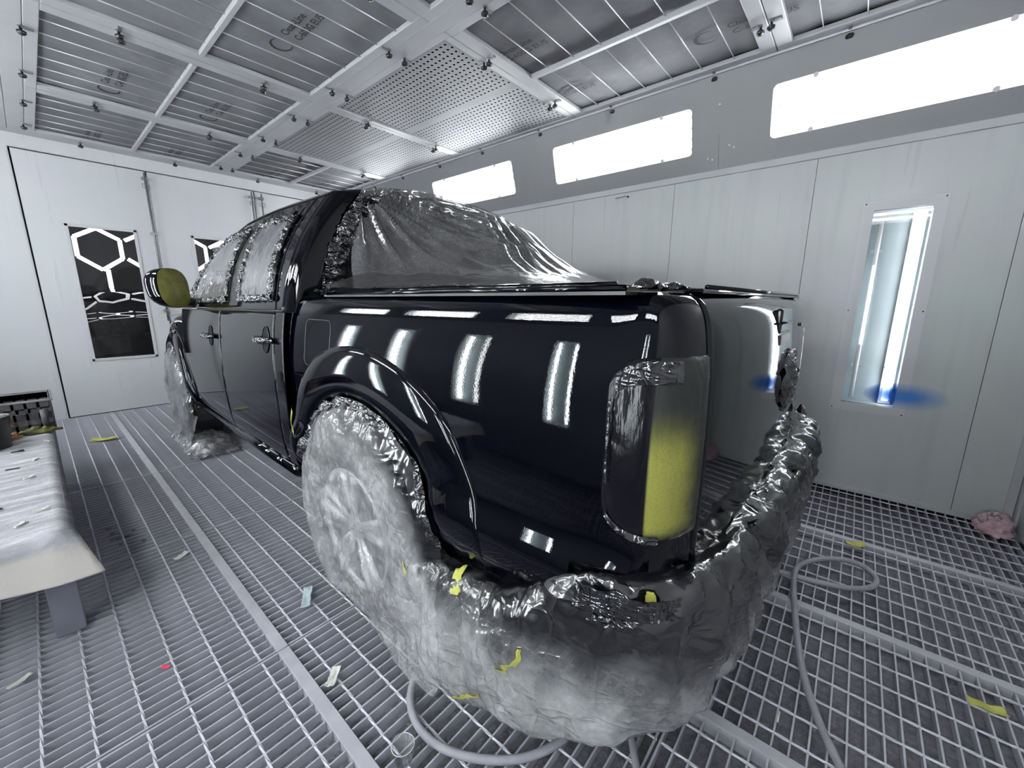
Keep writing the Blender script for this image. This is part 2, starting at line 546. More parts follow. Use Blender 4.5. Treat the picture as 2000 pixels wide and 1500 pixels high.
# right wall: upright panels with open joints, one pierced for the upright lamp
JR = [YF, -0.58, 0.333, 1.235, 2.155, 3.06, 3.97, 4.88, 5.79, YB]
wall_r = struct(MB().box(XR + 0.035, YF, -0.05, XR + 0.05, YB, 0.4).box(XR + 0.20, YF, -0.05, XR + 0.22, YB, BZ + 0.1).build('wall_right', 'void'), 'painted sheet metal side wall of the booth')
LAMP_O = (-0.243, 0.015, 0.607, 1.80)       # lamp opening y0 y1 z0 z1
for a, b_ in zip(JR[:-1], JR[1:]):
    a2, b2 = a + 0.0015, b_ - 0.0015
    m = MB()
    if a < -0.3 < b_:
        y0, y1, z0, z1 = LAMP_O
        m.box(XR, a2, 0, XR + 0.03, y0, BZ).box(XR, y1, 0, XR + 0.03, b2, BZ).box(XR, y0, 0, XR + 0.03, y1, z0).box(XR, y0, z1, XR + 0.03, y1, BZ)
    else:
        m.box(XR, a2, 0, XR + 0.03, b2, BZ)
    m.build('wall_panel', 'wall', wall_r)
MB().box(XR - 0.012, YF, 0, XR, YB, 0.03).build('kick_strip', 'wall', wall_r, bev=0.002)
struct(MB().box(XR - 0.014, YF, 2.152, XR + 0.01, YB, 2.198).build('trim_1', 'ceilmetal', bev=0.004), 'pale ledge strip under the sloping light cove')
struct(MB().box(XR - 0.006, YF + 0.002, 0, XR + 0.001, YF + 0.04, BZ).build('trim_2', 'ceilmetal', bev=0.003), 'pale corner strip of the booth')

# left wall (seen in the paint) and near end wall
LLAMPS = [0.05, 1.30, 2.50, 3.70, 4.95]
LHW = 0.17
wall_l = struct(MB().box(XL - 0.22, YF, -0.05, XL - 0.20, YB, BZ + 0.1).build('wall_left', 'void'), 'painted sheet metal side wall with upright lamps')
cuts = [YF] + [v for c in LLAMPS for v in (c - LHW, c + LHW)] + [YB]
for k in range(0, len(cuts), 2):
    MB().box(XL - 0.03, cuts[k], 0, XL, cuts[k + 1], BZ).build('wall_panel', 'wall_end', wall_l)
for c in LLAMPS:
    m = MB()
    m.box(XL - 0.03, c - LHW, 0, XL, c + LHW, LAMP_O[2]).box(XL - 0.03, c - LHW, LAMP_O[3], XL, c + LHW, BZ)
    m.build('wall_panel', 'wall_end', wall_l)
wall_f = struct(MB().box(XL - 0.1, YF - 0.05, -0.05, 2.35, YF, ZC).box(3.36, YF - 0.05, -0.05, XR + 0.1, YF, ZC).box(2.35, YF - 0.05, 2.3, 3.36, YF, ZC).build('wall_front', 'lampframe'), 'painted end wall beside the side door')
door0 = struct(MB().box(2.36, YF - 0.04, 0.01, 3.35, YF - 0.006, 2.29).build('door_4', 'wall', bev=0.003), 'plain painted side door')

# sloping light coves
S0, S1 = (ZC - 2.612) / (ZC - BZ), (ZC - 2.322) / (ZC - BZ)
LIGHTS_Y = [(-0.60, 0.615), (1.115, 2.33), (2.83, 4.06), (4.555, 5.78)]
def cove(side):
    top, bot = (BTR, XR) if side > 0 else (BTL, XL)
    d = Vector((bot - top, 0, BZ - ZC)).normalized()
    nrm = Vector((-d.z * side, 0, d.x * side)) * side      # room -> outside
    if nrm.x * side < 0: nrm = -nrm
    L = math.hypot(bot - top, BZ - ZC)
    def P(s, y, o=0.0):
        return Vector((top, y, ZC)) + d * (s * L) + nrm * o
    return P, d, nrm, L
def slab(m, P, s0, s1, y0, y1, t0=0.0, t1=0.02):
    V = [P(s, y, o) for o in (t0, t1) for y in (y0, y1) for s in (s0, s1)]
    m.add(V, [(0, 2, 3, 1), (4, 5, 7, 6), (0, 1, 5, 4), (2, 6, 7, 3), (0, 4, 6, 2), (1, 3, 7, 5)])
def rrect_ring(m, P, s0, s1, y0, y1, L, r, o):
    """flat rim from a rectangle to a rounded opening"""
    n = 6
    inner = []; outer = []
    cs = [(s1 - r / L, y1 - r, 0), (s0 + r / L, y1 - r, 90), (s0 + r / L, y0 + r, 180), (s1 - r / L, y0 + r, 270)]
    oc = [(s1, y1), (s0, y1), (s0, y0), (s1, y0)]
    for (cs_, cy, a0), (os_, oy) in zip(cs, oc):
        for k in range(n + 1):
            a = math.radians(a0 + 90 * k / n)
            inner.append(P(cs_ + r / L * math.cos(a), cy + r * math.sin(a), o))
            outer.append(P(os_, oy, o))
    N = len(inner)
    m.add(inner + outer, [(i, (i + 1) % N, N + (i + 1) % N, N + i) for i in range(N)])

cove_label = {1: 'smooth grey sloping cove over the stained side wall', -1: 'smooth grey sloping cove over the opposite wall'}
def bevel_light(P, L, y0, y1, side, label, tubes=4):
    g = empty('cove_light', P((S0 + S1) / 2, (y0 + y1) / 2, 0.0))
    tag(g, label, 'ceiling light', 'fluorescent lights in the sloping coves')
    base = g.location.copy()
    def Q(s, y, o=0.0): return P(s, y, o) - base
    D = 0.14
    h = MB()
    e = 0.006
    h.add([Q(S0, y0, 0.02), Q(S1, y0, 0.02), Q(S1, y1, 0.02), Q(S0, y1, 0.02), Q(S0 + 0.02, y0 + 0.01, D), Q(S1 - 0.02, y0 + 0.01, D), Q(S1 - 0.02, y1 - 0.01, D), Q(S0 + 0.02, y1 - 0.01, D)],
          [(4, 5, 6, 7), (0, 1, 5, 4), (1, 2, 6, 5), (2, 3, 7, 6), (3, 0, 4, 7)])
    h.build('housing', 'white_in', g)
    m = MB(); rrect_ring(m, Q, S0, S1, y0, y1, L, 0.03, 0.004)
    m.build('rim', 'bevel', g)
    for k in range(tubes):
        s = S0 + (S1 - S0) * (0.15 + 0.70 * k / (tubes - 1))
        t = MB().tube([Q(s, y0 + 0.035, 0.095), Q(s, y1 - 0.035, 0.095)], 0.013, 10).build('fluorescent_tube', 'tube', g, True)
        for ye in (y0 + 0.03, y1 - 0.03):
            MB().tube([Q(s, ye - 0.012, 0.095), Q(s, ye + 0.012, 0.095)], 0.0145, 10).build('tube_cap', 'steel', t)
    pane = MB()
    slab(pane, Q, S0, S1, y0, y1, 0.013, 0.016)
    pane.build('pane', 'glass', g)
    for yy in (y0 + 0.22, y1 - 0.22):
        for s in (S0 + 0.012, S1 - 0.012):
            MB().tube([Q(s, yy, -0.003), Q(s, yy, 0.011)], 0.014, 10).build('pane_clip', 'lampframe', g)
names_r = ['four-tube cove light over the upright wall lamp', 'four-tube cove light between the hanging tag and the wall nail', 'four-tube cove light above the draped rear window of the truck', 'four-tube cove light at the double door end, over the truck roof']
for side in (1, -1):
    P, d, nrm, L = cove(side)
    m = MB()
    ys = [YF] + [v for p in LIGHTS_Y for v in p] + [YB]
    for k in range(0, len(ys), 2):
        slab(m, P, 0, 1, ys[k], ys[k + 1])
    for (a, b_) in LIGHTS_Y:
        slab(m, P, 0, S0, a, b_); slab(m, P, S1, 1, a, b_)
    cv = m.build('wall_right_cove' if side > 0 else 'wall_left_cove', 'bevel')
    struct(cv, cove_label[side])
    if side > 0:
        for (yy, s) in ((0.93, 0.32), (0.86, 0.76), (0.83, 0.79), (1.0, 0.86), (0.97, 0.88)):
            MB().tube([P(s, yy, -0.003), P(s, yy, 0.002)], 0.006, 8).build('rivet', 'lampframe', cv)
        for yy in (0.93, 2.58, 4.3):
            MB().tube([P(0.62, yy, -0.0012), P(1.0, yy, -0.0012)], 0.0015, 5).build('seam', 'bevel', cv)
    for i, (a, b_) in enumerate(LIGHTS_Y):
        bevel_light(P, L, a, b_, side, names_r[i] if side > 0 else 'four-tube cove light above the bench side wall, %s from the booth doors' % ('fourth', 'third', 'second', 'first')[i])

# upright wall lamps
def wall_lamp(x, yc, side, label, lit=(True, True), blue=False, hw=0.129):
    y0, y1, z0, z1 = yc - hw, yc + hw, LAMP_O[2], LAMP_O[3]
    g = empty('wall_lamp', (x, yc, z0))
    tag(g, label, 'wall lamp', 'upright twin-tube wall lamps')
    def X(o): return o * side
    # housing
    D = 0.11
    yy0, yy1, zz0, zz1 = y0 - yc, y1 - yc, 0, z1 - z0
    MB().add([(X(0.01), yy0, zz0), (X(0.01), yy1, zz0), (X(0.01), yy1, zz1), (X(0.01), yy0, zz1), (X(D), yy0, zz0), (X(D), yy1, zz0), (X(D), yy1, zz1), (X(D), yy0, zz1)],
             [(4, 5, 6, 7), (0, 1, 5, 4), (1, 2, 6, 5), (2, 3, 7, 6), (3, 0, 4, 7)]).build('housing', MAT_LAMPIN, g)
    fr = MB()
    a0, a1, c0, c1 = -hw - 0.054, hw + 0.054, -0.052, 1.245
    for (p, q, r, s_) in ((a0, c0, yy0, c1), (yy1, c0, a1, c1), (yy0, c0, yy1, zz0), (yy0, zz1, yy1, c1)):
        xs = sorted((X(-0.005), X(0.0)))
        fr.box(xs[0], p, q, xs[1], r, s_)
    f = fr.build('frame', 'lampframe' if not blue else MAT_FRAME_BLUE, g)
    for yy in (a0 + 0.012, a1 - 0.012):
        for zz in (c0 + 0.012, (c0 + c1) / 2, c1 - 0.012):
            MB().tube([(X(-0.008), yy, zz), (X(-0.003), yy, zz)], 0.0045, 8).build('screw', 'black', f)
    for yt, on in zip((-hw + 0.045, hw - 0.045), lit):
        t = MB().tube([(X(0.05), yt, zz0 + 0.03), (X(0.05), yt, zz1 - 0.03)], 0.017 if on else 0.012, 12).build('fluorescent_tube', ('tube_side' if blue else 'tube_wall') if on else 'tube_off', g, True)
        for zz in (0.24, 0.96):
            MB().obox((X(0.075), yt, zz), 0.05, 0.055, 0.014).build('tube_clip', 'lampframe', t)
        if on and blue: MB().box(min(X(0.085), X(0.105)), yt - 0.03, 0.005, max(X(0.085), X(0.105)), yt + 0.03, zz1 - 0.02).build('reflector', 'white_in', g)
    MB().box(min(X(0.006), X(0.009)), yy0, zz0, max(X(0.006), X(0.009)), yy1, zz1).build('pane', 'glass_blue' if blue else 'glass', g)
MAT_LAMPIN = simple('lamp_housing_paint', (0.30, 0.36, 0.38), (0.26, 0.32, 0.34), 0.45)
def frame_blue():
    m, nt, b = nmat('lamp_frame_with_blue_overspray')
    setp(b, Roughness=0.4)
    nt.links.new(blue_stain(nt, (0.53, 0.53, 0.55)), b.inputs['Base Color'])
    return m
MAT_FRAME_BLUE = frame_blue()
wall_lamp(XR, -0.114, 1, 'upright wall lamp with one tube lit and blue overspray at its foot', (True, False), True)  # the tube nearer the corner is lit
for c, o_ in zip(LLAMPS, ('fifth', 'fourth', 'third', 'second', 'first')):
    wall_lamp(XL, c, -1, 'upright twin-tube lamp in the bench side wall, %s from the booth doors' % o_, (True, True), False, LHW)

# end wall with the three door leaves
wb = MB().box(XL, YB, -0.05, 0.085, YB + 0.06, ZC).box(0.085, YB, 2.652, 3.14, YB + 0.06, ZC).box(3.14, YB, -0.05, XR + 0.1, YB + 0.06, ZC)
wall_b = struct(wb.build('wall_back', 'wall_end'), 'painted end wall around the booth doors')
MB().box(0.045, YB - 0.004, 0, 0.078, YB, 2.69).box(0.078, YB - 0.004, 2.66, 3.2, YB, 2.69).build('door_casing', 'wall_end', wall_b)
DOORS = [(0.098, 1.052, 0.345, 0.895), (1.068, 2.122, 1.385, 1.94), (2.138, 3.12, 2.38, 2.93)]
for k, (x0, x1, w0, w1) in enumerate(DOORS):
    z0, z1 = 0.585, 2.005
    m = MB()
    m.box(x0, YB + 0.004, 0.008, w0 + 0.02, YB + 0.05, 2.64).box(w1 - 0.02, YB + 0.004, 0.008, x1, YB + 0.05, 2.64)
    m.box(w0 + 0.02, YB + 0.004, 0.008, w1 - 0.02, YB + 0.05, z0 + 0.02).box(w0 + 0.02, YB + 0.004, z1 - 0.02, w1 - 0.02, YB + 0.05, 2.64)
    dr = struct(m.build('door_%d' % (k + 1), 'wall_end'), ['painted booth door leaf with tall window nearest the bench', 'painted middle booth door leaf behind the truck mirror', 'painted booth door leaf behind the truck cab'][k])
    fr = MB()
    for (a, b_, c_, d_) in ((w0, z0, w0 + 0.028, z1), (w1 - 0.028, z0, w1, z1), (w0, z0, w1, z0 + 0.028), (w0, z1 - 0.028, w1, z1)):
        fr.box(a, YB - 0.006, b_, c_, YB + 0.006, d_)
    fr.build('window_frame', 'lampframe', dr, bev=0.003)
    MB().box(w0 + 0.02, YB + 0.02, z0 + 0.02, w1 - 0.02, YB + 0.024, z1 - 0.02).build('window_pane', 'glass_door', dr)
    MB().tube([(x1 + 0.008, YB + 0.001, 0.05), (x1 + 0.008, YB + 0.001, 2.6)], 0.004, 6).build('edge_seam', 'latch', dr)
MB().box(0.07, YB + 0.052, 0, 0.12, YB + 0.06, 2.66).box(1.035, YB + 0.052, 0, 1.09, YB + 0.06, 2.66).box(2.105, YB + 0.052, 0, 2.16, YB + 0.06, 2.66).box(3.10, YB + 0.052, 0, 3.16, YB + 0.06, 2.66).box(0.07, YB + 0.052, 2.62, 3.16, YB + 0.06, 2.67).build('door_seal', 'rubber', wall_b)  # added strips that keep the workshop lights from showing through the door gaps
def latch(x, label):
    g = empty('door_latch_rod', (x, YB - 0.045, 0.0))
    tag(g, label, 'latch rod', 'upright latch rods on the booth doors')
    MB().tube([(0, 0, 1.0), (0, 0, 2.62)], 0.009, 10).build('rod', 'latch', g, True)
    for z in (1.12, 1.98, 2.56):
        MB().obox((0, 0.018, z), 0.05, 0.05, 0.03).build('bracket', 'latch', g, bev=0.003)
    MB().tube([(0, 0, 2.50), (0.028, -0.012, 2.5), (0.03, -0.012, 2.46), (0.0, -0.012, 2.455), (-0.03, -0.012, 2.46), (-0.028, -0.012, 2.5), (0, 0, 2.5)], 0.005, 8).build('ring', 'latch', g, True)
    MB().tube([(0, -0.005, 1.05), (0.0, -0.05, 1.04), (0.02, -0.055, 0.94)], 0.010, 8).build('handle', 'black', g, True)
latch(1.035, 'steel latch rod on the edge of the door leaf next to the bench')
latch(2.085, 'steel latch rod on the edge of the middle door leaf')
latch(2.20, 'steel latch rod on the door leaf behind the truck cab')

# ------------------------------------------------------------------ ceiling
cl = MB()
COLS = [(-0.885, 0.11), (0.21, 1.69), (1.79, 3.25)]
ROWS = [(YF, 0.605), (0.605, 2.05), (2.05, 3.50), (3.50, 4.87), (4.87, 6.14)]
cl.box(0.11, YF, ZC, 0.21, 6.14, ZC + 0.03).box(1.69, YF, ZC, 1.79, 6.14, ZC + 0.03)
cl.box(XL, 6.14, ZC, XR, YB + 0.05, ZC + 0.03)
ceiling = struct(cl.build('ceiling', 'ceilmetal', bev=0.002), 'pale metal ceiling rails between the filter frames')
MB().box(XL - 0.2, YF, ZC + 0.16, XR + 0.2, YB, ZC + 0.18).build('plenum_top', 'void', ceiling)
struct(MB().tube([(BTR + 0.002, YF, ZC - 0.004), (BTR + 0.002, YB, ZC - 0.004)], 0.012, 8).build('trim_3', 'ceilmetal', smooth=True), 'rounded edge strip between ceiling and sloping cove')

# printed mark on the fleece (shared meshes)
def text_mesh(s, size):
    cu = bpy.data.curves.new('print_text', 'FONT')
    cu.body = s
    cu.size = size
    cu.resolution_u = 2
    cu.offset = 0.0011
    o = bpy.data.objects.new('print_text', cu)
    COL.objects.link(o)
    bpy.context.view_layer.update()
    me = bpy.data.meshes.new_from_object(o.evaluated_get(bpy.context.evaluated_depsgraph_get()))
    bpy.data.objects.remove(o)
    me.materials.clear()
    me.materials.append(MAT['ink'])
    return me
MAT['ink'] = simple('dark_print_ink', (0.025, 0.025, 0.028), rough=0.9)
TXT1 = text_mesh('Clean-Line', 0.062)
TXT2 = text_mesh('C-600G EU5', 0.062)
lg = MB()
def crescent(a0, a1, r, w, cx=0, cy=0, n=28, sx=1.0):
    V = []
    for i in range(n + 1):
        f = i / n
        a = math.radians(a0 + (a1 - a0) * f)
        t = w * math.sin(math.pi * min(1, f * 1.05 + 0.02)) + 0.0015
        for rr in (r + t / 2, r - t / 2):
            V.append((cx + sx * rr * math.cos(a), cy + rr * math.sin(a), 0))
    return V, [(2 * i, 2 * i + 1, 2 * i + 3, 2 * i + 2) for i in range(n)]
lg.add(*crescent(55, 330, 0.058, 0.016, sx=1.15))
LOGO = lg.mesh('print_logo', 'ink')
PRM = Matrix(((0, -1, 0, 0), (-1, 0, 0, 0), (0, 0, -1, 0), (0, 0, 0, 1)))   # reads toward -y, faces down

def mat_grid(x0, x1, y0, y1, z, nx, ny, seed, wires):
    m = MB(); G = []
    for i in range(nx + 1):
        row = []
        for j in range(ny + 1):
            x = x0 + (x1 - x0) * i / nx; y = y0 + (y1 - y0) * j / ny
            d = min(abs(y - w) for w in wires) if wires else 0.1
            sag = -0.006 * min(1.0, d / 0.07) + 0.008 * noise.noise((x * 4 + seed, y * 4, seed))
            row.append((x, y, z + sag))
        G.append(row)
    return m.grid(G)

RAIL_LABEL = ['ceiling filter frame over the bench side', 'ceiling filter frame beside the central rail on the bench side', 'ceiling filter frame on the lamp wall side']
def filter_module(ci, ri, label):
    x0, x1 = COLS[ci]; y0, y1 = ROWS[ri]
    g = empty('ceiling_filter', ((x0 + x1) / 2, (y0 + y1) / 2, ZC))
    tag(g, label, 'ceiling filter', 'fleece filters in the ceiling frames')
    cx, cy = g.location.x, g.location.y
    a0, a1, b0, b1 = x0 - cx + 0.002, x1 - cx - 0.002, y0 - cy + 0.002, y1 - cy - 0.002
    fx, fy = 0.062, 0.082
    for (p, q, r, s_) in ((a0, b0, a0 + fx, b1), (a1 - fx, b0, a1, b1), (a0 + fx, b0, a1 - fx, b0 + fy), (a0 + fx, b1 - fy, a1 - fx, b1)):
        MB().box(p, q, 0.0, r, s_, 0.028).build('frame_bar', 'ceilmetal', g, bev=0.004)
    wid = a1 - a0
    mids = [0.0] if wid > 1.2 else []
    for mx_ in mids:
        MB().box(mx_ - 0.014, b0 + fy, -0.004, mx_ + 0.014, b1 - fy, 0.026).build('centre_bar', 'ceilmetal', g, bev=0.003)
    n = 6 if (y1 - y0) > 1.3 else 5
    wy = [b0 + fy + (b1 - b0 - 2 * fy) * (k + 0.75) / (n + 0.5) for k in range(n)]
    edges = [a0 + fx] + mids + [a1 - fx]
    for k in range(len(edges) - 1):
        e0, e1 = edges[k], edges[k + 1]
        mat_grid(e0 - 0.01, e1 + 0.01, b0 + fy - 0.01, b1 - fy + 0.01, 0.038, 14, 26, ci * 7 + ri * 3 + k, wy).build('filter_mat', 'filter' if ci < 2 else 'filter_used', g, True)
        for w in wy:
            MB().tube([(e0, w, 0.016), (e1, w, 0.016)], 0.0032, 6).build('wire', 'wire', g, True)
        # print on the fleece
        if ci == 1:
            ty = {2: 2.83, 3: 4.42, 4: 6.0, 1: 1.5}.get(ri, 0.3); tx = -0.33 if k == 0 else 0.29
        else:
            ty = {1: 2.0 if k == 0 else 2.02, 0: 0.80, 4: 5.9}.get(ri, 1.5); tx = -0.30 if k == 0 else 0.33
        pz = 0.0225
        for me, dx, dy in ((TXT1, 0.0, 0.0), (TXT2, 0.072, -0.012), (LOGO, 0.012, 0.115)):
            o = bpy.data.objects.new('print', me); link(o, g)
            o.matrix_local = Matrix.Translation((tx + dx, ty - cy + dy, pz)) @ PRM

def perf_module(ci, ri, label):
    x0, x1 = COLS[ci]; y0, y1 = ROWS[ri]
    g = empty('perforated_ceiling_panel', ((x0 + x1) / 2, (y0 + y1) / 2, ZC))
    tag(g, label, 'ceiling panel', 'perforated sheet panels in the ceiling')
    cx, cy = g.location.x, g.location.y
    a0, a1, b0, b1 = x0 - cx + 0.002, x1 - cx - 0.002, y0 - cy + 0.002, y1 - cy - 0.002
    fx = 0.05
    for (p, q, r, s_) in ((a0, b0, a0 + fx, b1), (a1 - fx, b0, a1, b1), (a0 + fx, b0, a1 - fx, b0 + fx), (a0 + fx, b1 - fx, a1 - fx, b1)):
        MB().box(p, q, 0.0, r, s_, 0.028).build('frame_bar', 'ceilmetal', g, bev=0.003)
    # sheet with real staggered holes: cells with an eight-sided opening
    m = MB()
    xs0, xs1, ys0, ys1 = a0 + fx, a1 - fx, b0 + fx, b1 - fx
    P = 0.0425
    for (h0, h1) in ((xs0 + 0.02, -0.035), (0.035, xs1 - 0.02)):
        nx = int((h1 - h0) / P); px = (h1 - h0) / nx
        ny = int((ys1 - ys0 - 0.04) / (P * 0.92)); py = (ys1 - ys0 - 0.04) / ny
        for i in range(nx):
            sh = 0.5 if i % 2 else 0.0
            for j in range(ny):
                u0 = h0 + i * px; v0 = ys0 + 0.02 + j * py
                cxx, cyy = u0 + px / 2, v0 + py * (0.32 if i % 2 else 0.68)
                R_ = 0.0092
                sq = [(u0 + px, v0 + py), (u0 + px / 2, v0 + py), (u0, v0 + py), (u0, v0 + py / 2), (u0, v0), (u0 + px / 2, v0), (u0 + px, v0), (u0 + px, v0 + py / 2)]
                oc = [(cxx + R_ * math.cos(math.radians(45 + 45 * k)), cyy + R_ * math.sin(math.radians(45 + 45 * k))) for k in range(8)]
                m.add([(*p, 0.008) for p in sq] + [(*p, 0.008) for p in oc], [(k, 8 + k, 8 + (k + 1) % 8, (k + 1) % 8) for k in range(8)])
    for (p, q, r, s_) in ((xs0, ys0, xs1, ys0 + 0.02), (xs0, ys1 - 0.02, xs1, ys1), (xs0, ys0 + 0.02, xs0 + 0.02, ys1 - 0.02), (xs1 - 0.02, ys0 + 0.02, xs1, ys1 - 0.02), (-0.035, ys0 + 0.02, 0.035, ys1 - 0.02)):
        m.add([(p, q, 0.008), (r, q, 0.008), (r, s_, 0.008), (p, s_, 0.008)], [(0, 3, 2, 1)])
    m.build('perforated_sheet', 'perf', g)
    MB().box(xs0, ys0, 0.10, xs1, ys1, 0.11).build('backing', 'void', g)
MAT['perf'] = simple('perforated_sheet_metal', (0.30, 0.30, 0.315), (0.26, 0.26, 0.275), 0.55, 0.0, spec=0.35, scale=3, bscale=2.0, bstr=0.15, bdist=0.02)

rown = ['over the near end of the booth', 'second from the near end', 'over the truck tail', 'over the truck cab', 'next to the doors']
coln = ['over the bench row', 'in the middle row', 'beside the lamp cove']
for ci in range(3):
    for ri in range(5):
        if ci == 2 and ri in (2, 3):
            perf_module(ci, ri, 'perforated metal panel with round holes beside the printed filter' if ri == 2 else 'perforated metal panel with round holes nearer the doors')
        elif ci == 1 and ri == 0:
            filter_module(ci, ri, 'grey fleece ceiling filter in the middle row over the near end')
        else:
            filter_module(ci, ri, 'printed fleece ceiling filter %s, %s' % (coln[ci], rown[ri]))

# clamp knobs
kn = MB().lathe([(0.006, 0.0), (0.006, -0.022), (0.012, -0.023), (0.019, -0.028), (0.019, -0.040), (0.013, -0.046), (0.004, -0.047)], 20, None, (5, 0.12))
KNOB = kn.mesh('knob', 'black', True)
tb = MB().box(-0.008, 0.0, -0.010, 0.008, 0.05, -0.006).box(-0.008, 0.046, -0.010, 0.008, 0.05, 0.0)
TAB = tb.mesh('tab', 'latch')
WASH = MB().lathe([(0.014, -0.004), (0.014, 0.0)], 14).mesh('washer', 'latch')
def clamp(x, y, rz, where, z=ZC):
    g = empty('clamp_knob', (x, y, z), rz)
    tag(g, 'black clamp knob %s' % where, 'clamp knob', 'black clamp knobs on the ceiling frames')
    inst('knob', KNOB, g); inst('tab', TAB, g); inst('washer', WASH, g)
CY = [0.255, 0.968, 1.725, 2.443, 3.18, 3.857, 4.563, 5.21, 5.89]
ORD = ['ninth', 'eighth', 'seventh', 'sixth', 'fifth', 'fourth', 'third', 'second', 'first']
for y, o_ in zip(CY, ORD):
    clamp(1.683, y, math.pi / 2, 'on the bench side of the central ceiling rail, %s from the doors' % o_)
    clamp(1.797, y, -math.pi / 2, 'on the lamp side of the central ceiling rail, %s from the doors' % o_)
    clamp(3.262, y, math.pi / 2, 'along the cove edge of the ceiling, %s from the doors' % o_)
    clamp(0.205, y, -math.pi / 2, 'on the ceiling rail towards the bench, %s from the doors' % o_)
for (c0, c1), cn in (((0.21, 1.69), 'middle filter row'), ((1.79, 3.25), 'row beside the cove')):
    for yj, jn in ((0.605, 'fourth'), (2.05, 'third'), (3.50, 'second'), (4.87, 'first')):
        for fx, sn in ((0.245, 'bench half'), (0.755, 'lamp half')):
            x = c0 + (c1 - c0) * fx
            clamp(x, yj - 0.02, math.pi, 'on %s joint from doors, %s, %s, near side' % (jn, cn, sn))
            clamp(x + 0.012, yj + 0.035, 0, 'on %s joint from doors, %s, %s, door side' % (jn, cn, sn))
for x, o_ in zip((0.57, 1.31, 2.15, 2.9), ('first', 'second', 'third', 'fourth')):
    clamp(x, 6.15, math.pi, 'on the ceiling edge over the doors, %s from the bench' % o_)

# strip of tape hanging from the cove edge, nail in the wall
tp = MB(); G = []
for i in range(9):
    z = ZC - 0.01 - 0.115 * i / 8
    G.append([(3.245 - 0.004 * math.sin(i * 1.1) - 0.002 * i, 1.745 + 0.03 * k + 0.004 * math.sin(i * 0.8), z) for k in (0, 0.5, 1)])
tag(tp.grid(G).build('tape_strip', MAT['cup'], smooth=True, solid=0.001), 'clear strip of tape hanging from the cove edge', 'tape')
nl = MB().tube([(XR, 1.62, 2.117), (XR - 0.03, 1.62, 2.117), (XR - 0.032, 1.625, 2.117), (XR - 0.032, 1.72, 2.112)], 0.0025, 8).lathe([(0.008, 0), (0.008, 0.006)], 12, Matrix.Translation((XR - 0.006, 1.62, 2.117)) @ Matrix.Rotation(math.pi / 2, 4, 'Y'))
tag(nl.build('wall_hook', 'black', smooth=True), 'small bent black wire hook on the stained wall', 'hook')

# ------------------------------------------------------------------ workshop seen through the door windows
struct(MB().box(-3.5, 11.5, -0.2, 6.5, 11.6, 4).box(-3.5, YB + 0.2, -0.12, 6.5, 11.6, -0.1).box(-3.5, YB + 0.08, -0.12, -3.4, 11.6, 4).box(6.4, YB + 0.08, -0.12, 6.5, 11.6, 4).box(-3.5, YB + 0.08, 4, 6.5, 11.6, 4.1).build('wall_workshop', simple('dark_workshop_paint', (0.05, 0.05, 0.055), rough=0.6)), 'dark workshop beyond the booth doors')
def hexa(cx, cz, skip=(), label=''):
    g = empty('hexagon_led_light', (cx, 9.5, cz))
    tag(g, label, 'led light', 'hexagon lights in the workshop')
    w, h = 0.260, 0.322
    pts = [(0, h), (w, h * 0.52), (w, -h * 0.40), (0, -h), (-w, -h * 0.40), (-w, h * 0.52)]
    for k in range(6):
        if k in skip: continue
        a, b_ = pts[k], pts[(k + 1) % 6]
        MB().tube([(a[0], 0, a[1]), (b_[0], 0, b_[1])], 0.028, 8).build('led_bar', 'led', g, True)
hexa(0.862, 2.035, (), 'bright hexagon of light bars seen through the window next to the bench')
hexa(1.446, 2.035, (4,), 'second hexagon of light bars beyond the door window')
hexa(2.03, 2.035, (4,), 'hexagon of light bars seen through the middle door window')
hexa(2.614, 2.035, (4,), 'hexagon of light bars behind the last door leaf')
hexa(1.18, 1.55, (5, 0, 1, 2, 3), 'single light bar hanging under the hexagons by the bench window')
hexa(0.27, 2.035, (1,), 'hexagon of light bars towards the workshop corner')
# dark parked car beyond the doors
MAT['glassblack'] = simple('dark_car_glass', (0.004, 0.004, 0.005), rough=0.03)
ck = empty('parked_car', (1.3, 8.6, 0))
tag(ck, 'dark shiny car parked in the workshop beyond the door window', 'car')
def car_loft(prof, x0, x1, name, mat, crown=0.05):
    m = MB(); G = []
    for i in range(13):
        f = i / 12 * 2 - 1
        x = x0 + (x1 - x0) * i / 12
        G.append([(x, y, z - crown * f ** 4 * (0.4 + z)) for (y, z) in prof])
    return m.grid(G).build(name, mat, ck, True)
car_loft([(-1.35, 0.25), (-1.42, 0.5), (-1.38, 0.78), (-1.25, 0.92), (-0.6, 1.05), (-0.35, 1.08)], -0.95, 0.75, 'hood', 'paint')
car_loft([(-0.35, 1.08), (0.0, 1.26), (0.3, 1.36)], -0.80, 0.62, 'windscreen', 'glassblack', 0.04)
car_loft([(0.3, 1.36), (0.6, 1.41), (1.4, 1.39), (1.9, 1.2), (2.2, 0.9), (2.3, 0.4)], -0.76, 0.58, 'roof', 'paint', 0.05)

# ------------------------------------------------------------------ the truck (local frame: x across, y forward from the tail, z up)
TRUCK_LOC = (1.6057, 0.1689, 0.0)
TRUCK_ROT = math.radians(-1.1)
truck = empty('pickup_truck', TRUCK_LOC, TRUCK_ROT)
tag(truck, 'freshly sprayed black double-cab pickup truck masked with plastic film', 'truck')
def on_truck(o):
    """a thing taped onto the truck: its own top-level object standing in the truck's frame"""
    o.location = TRUCK_LOC
    o.rotation_euler = (0, 0, TRUCK_ROT)
    return o

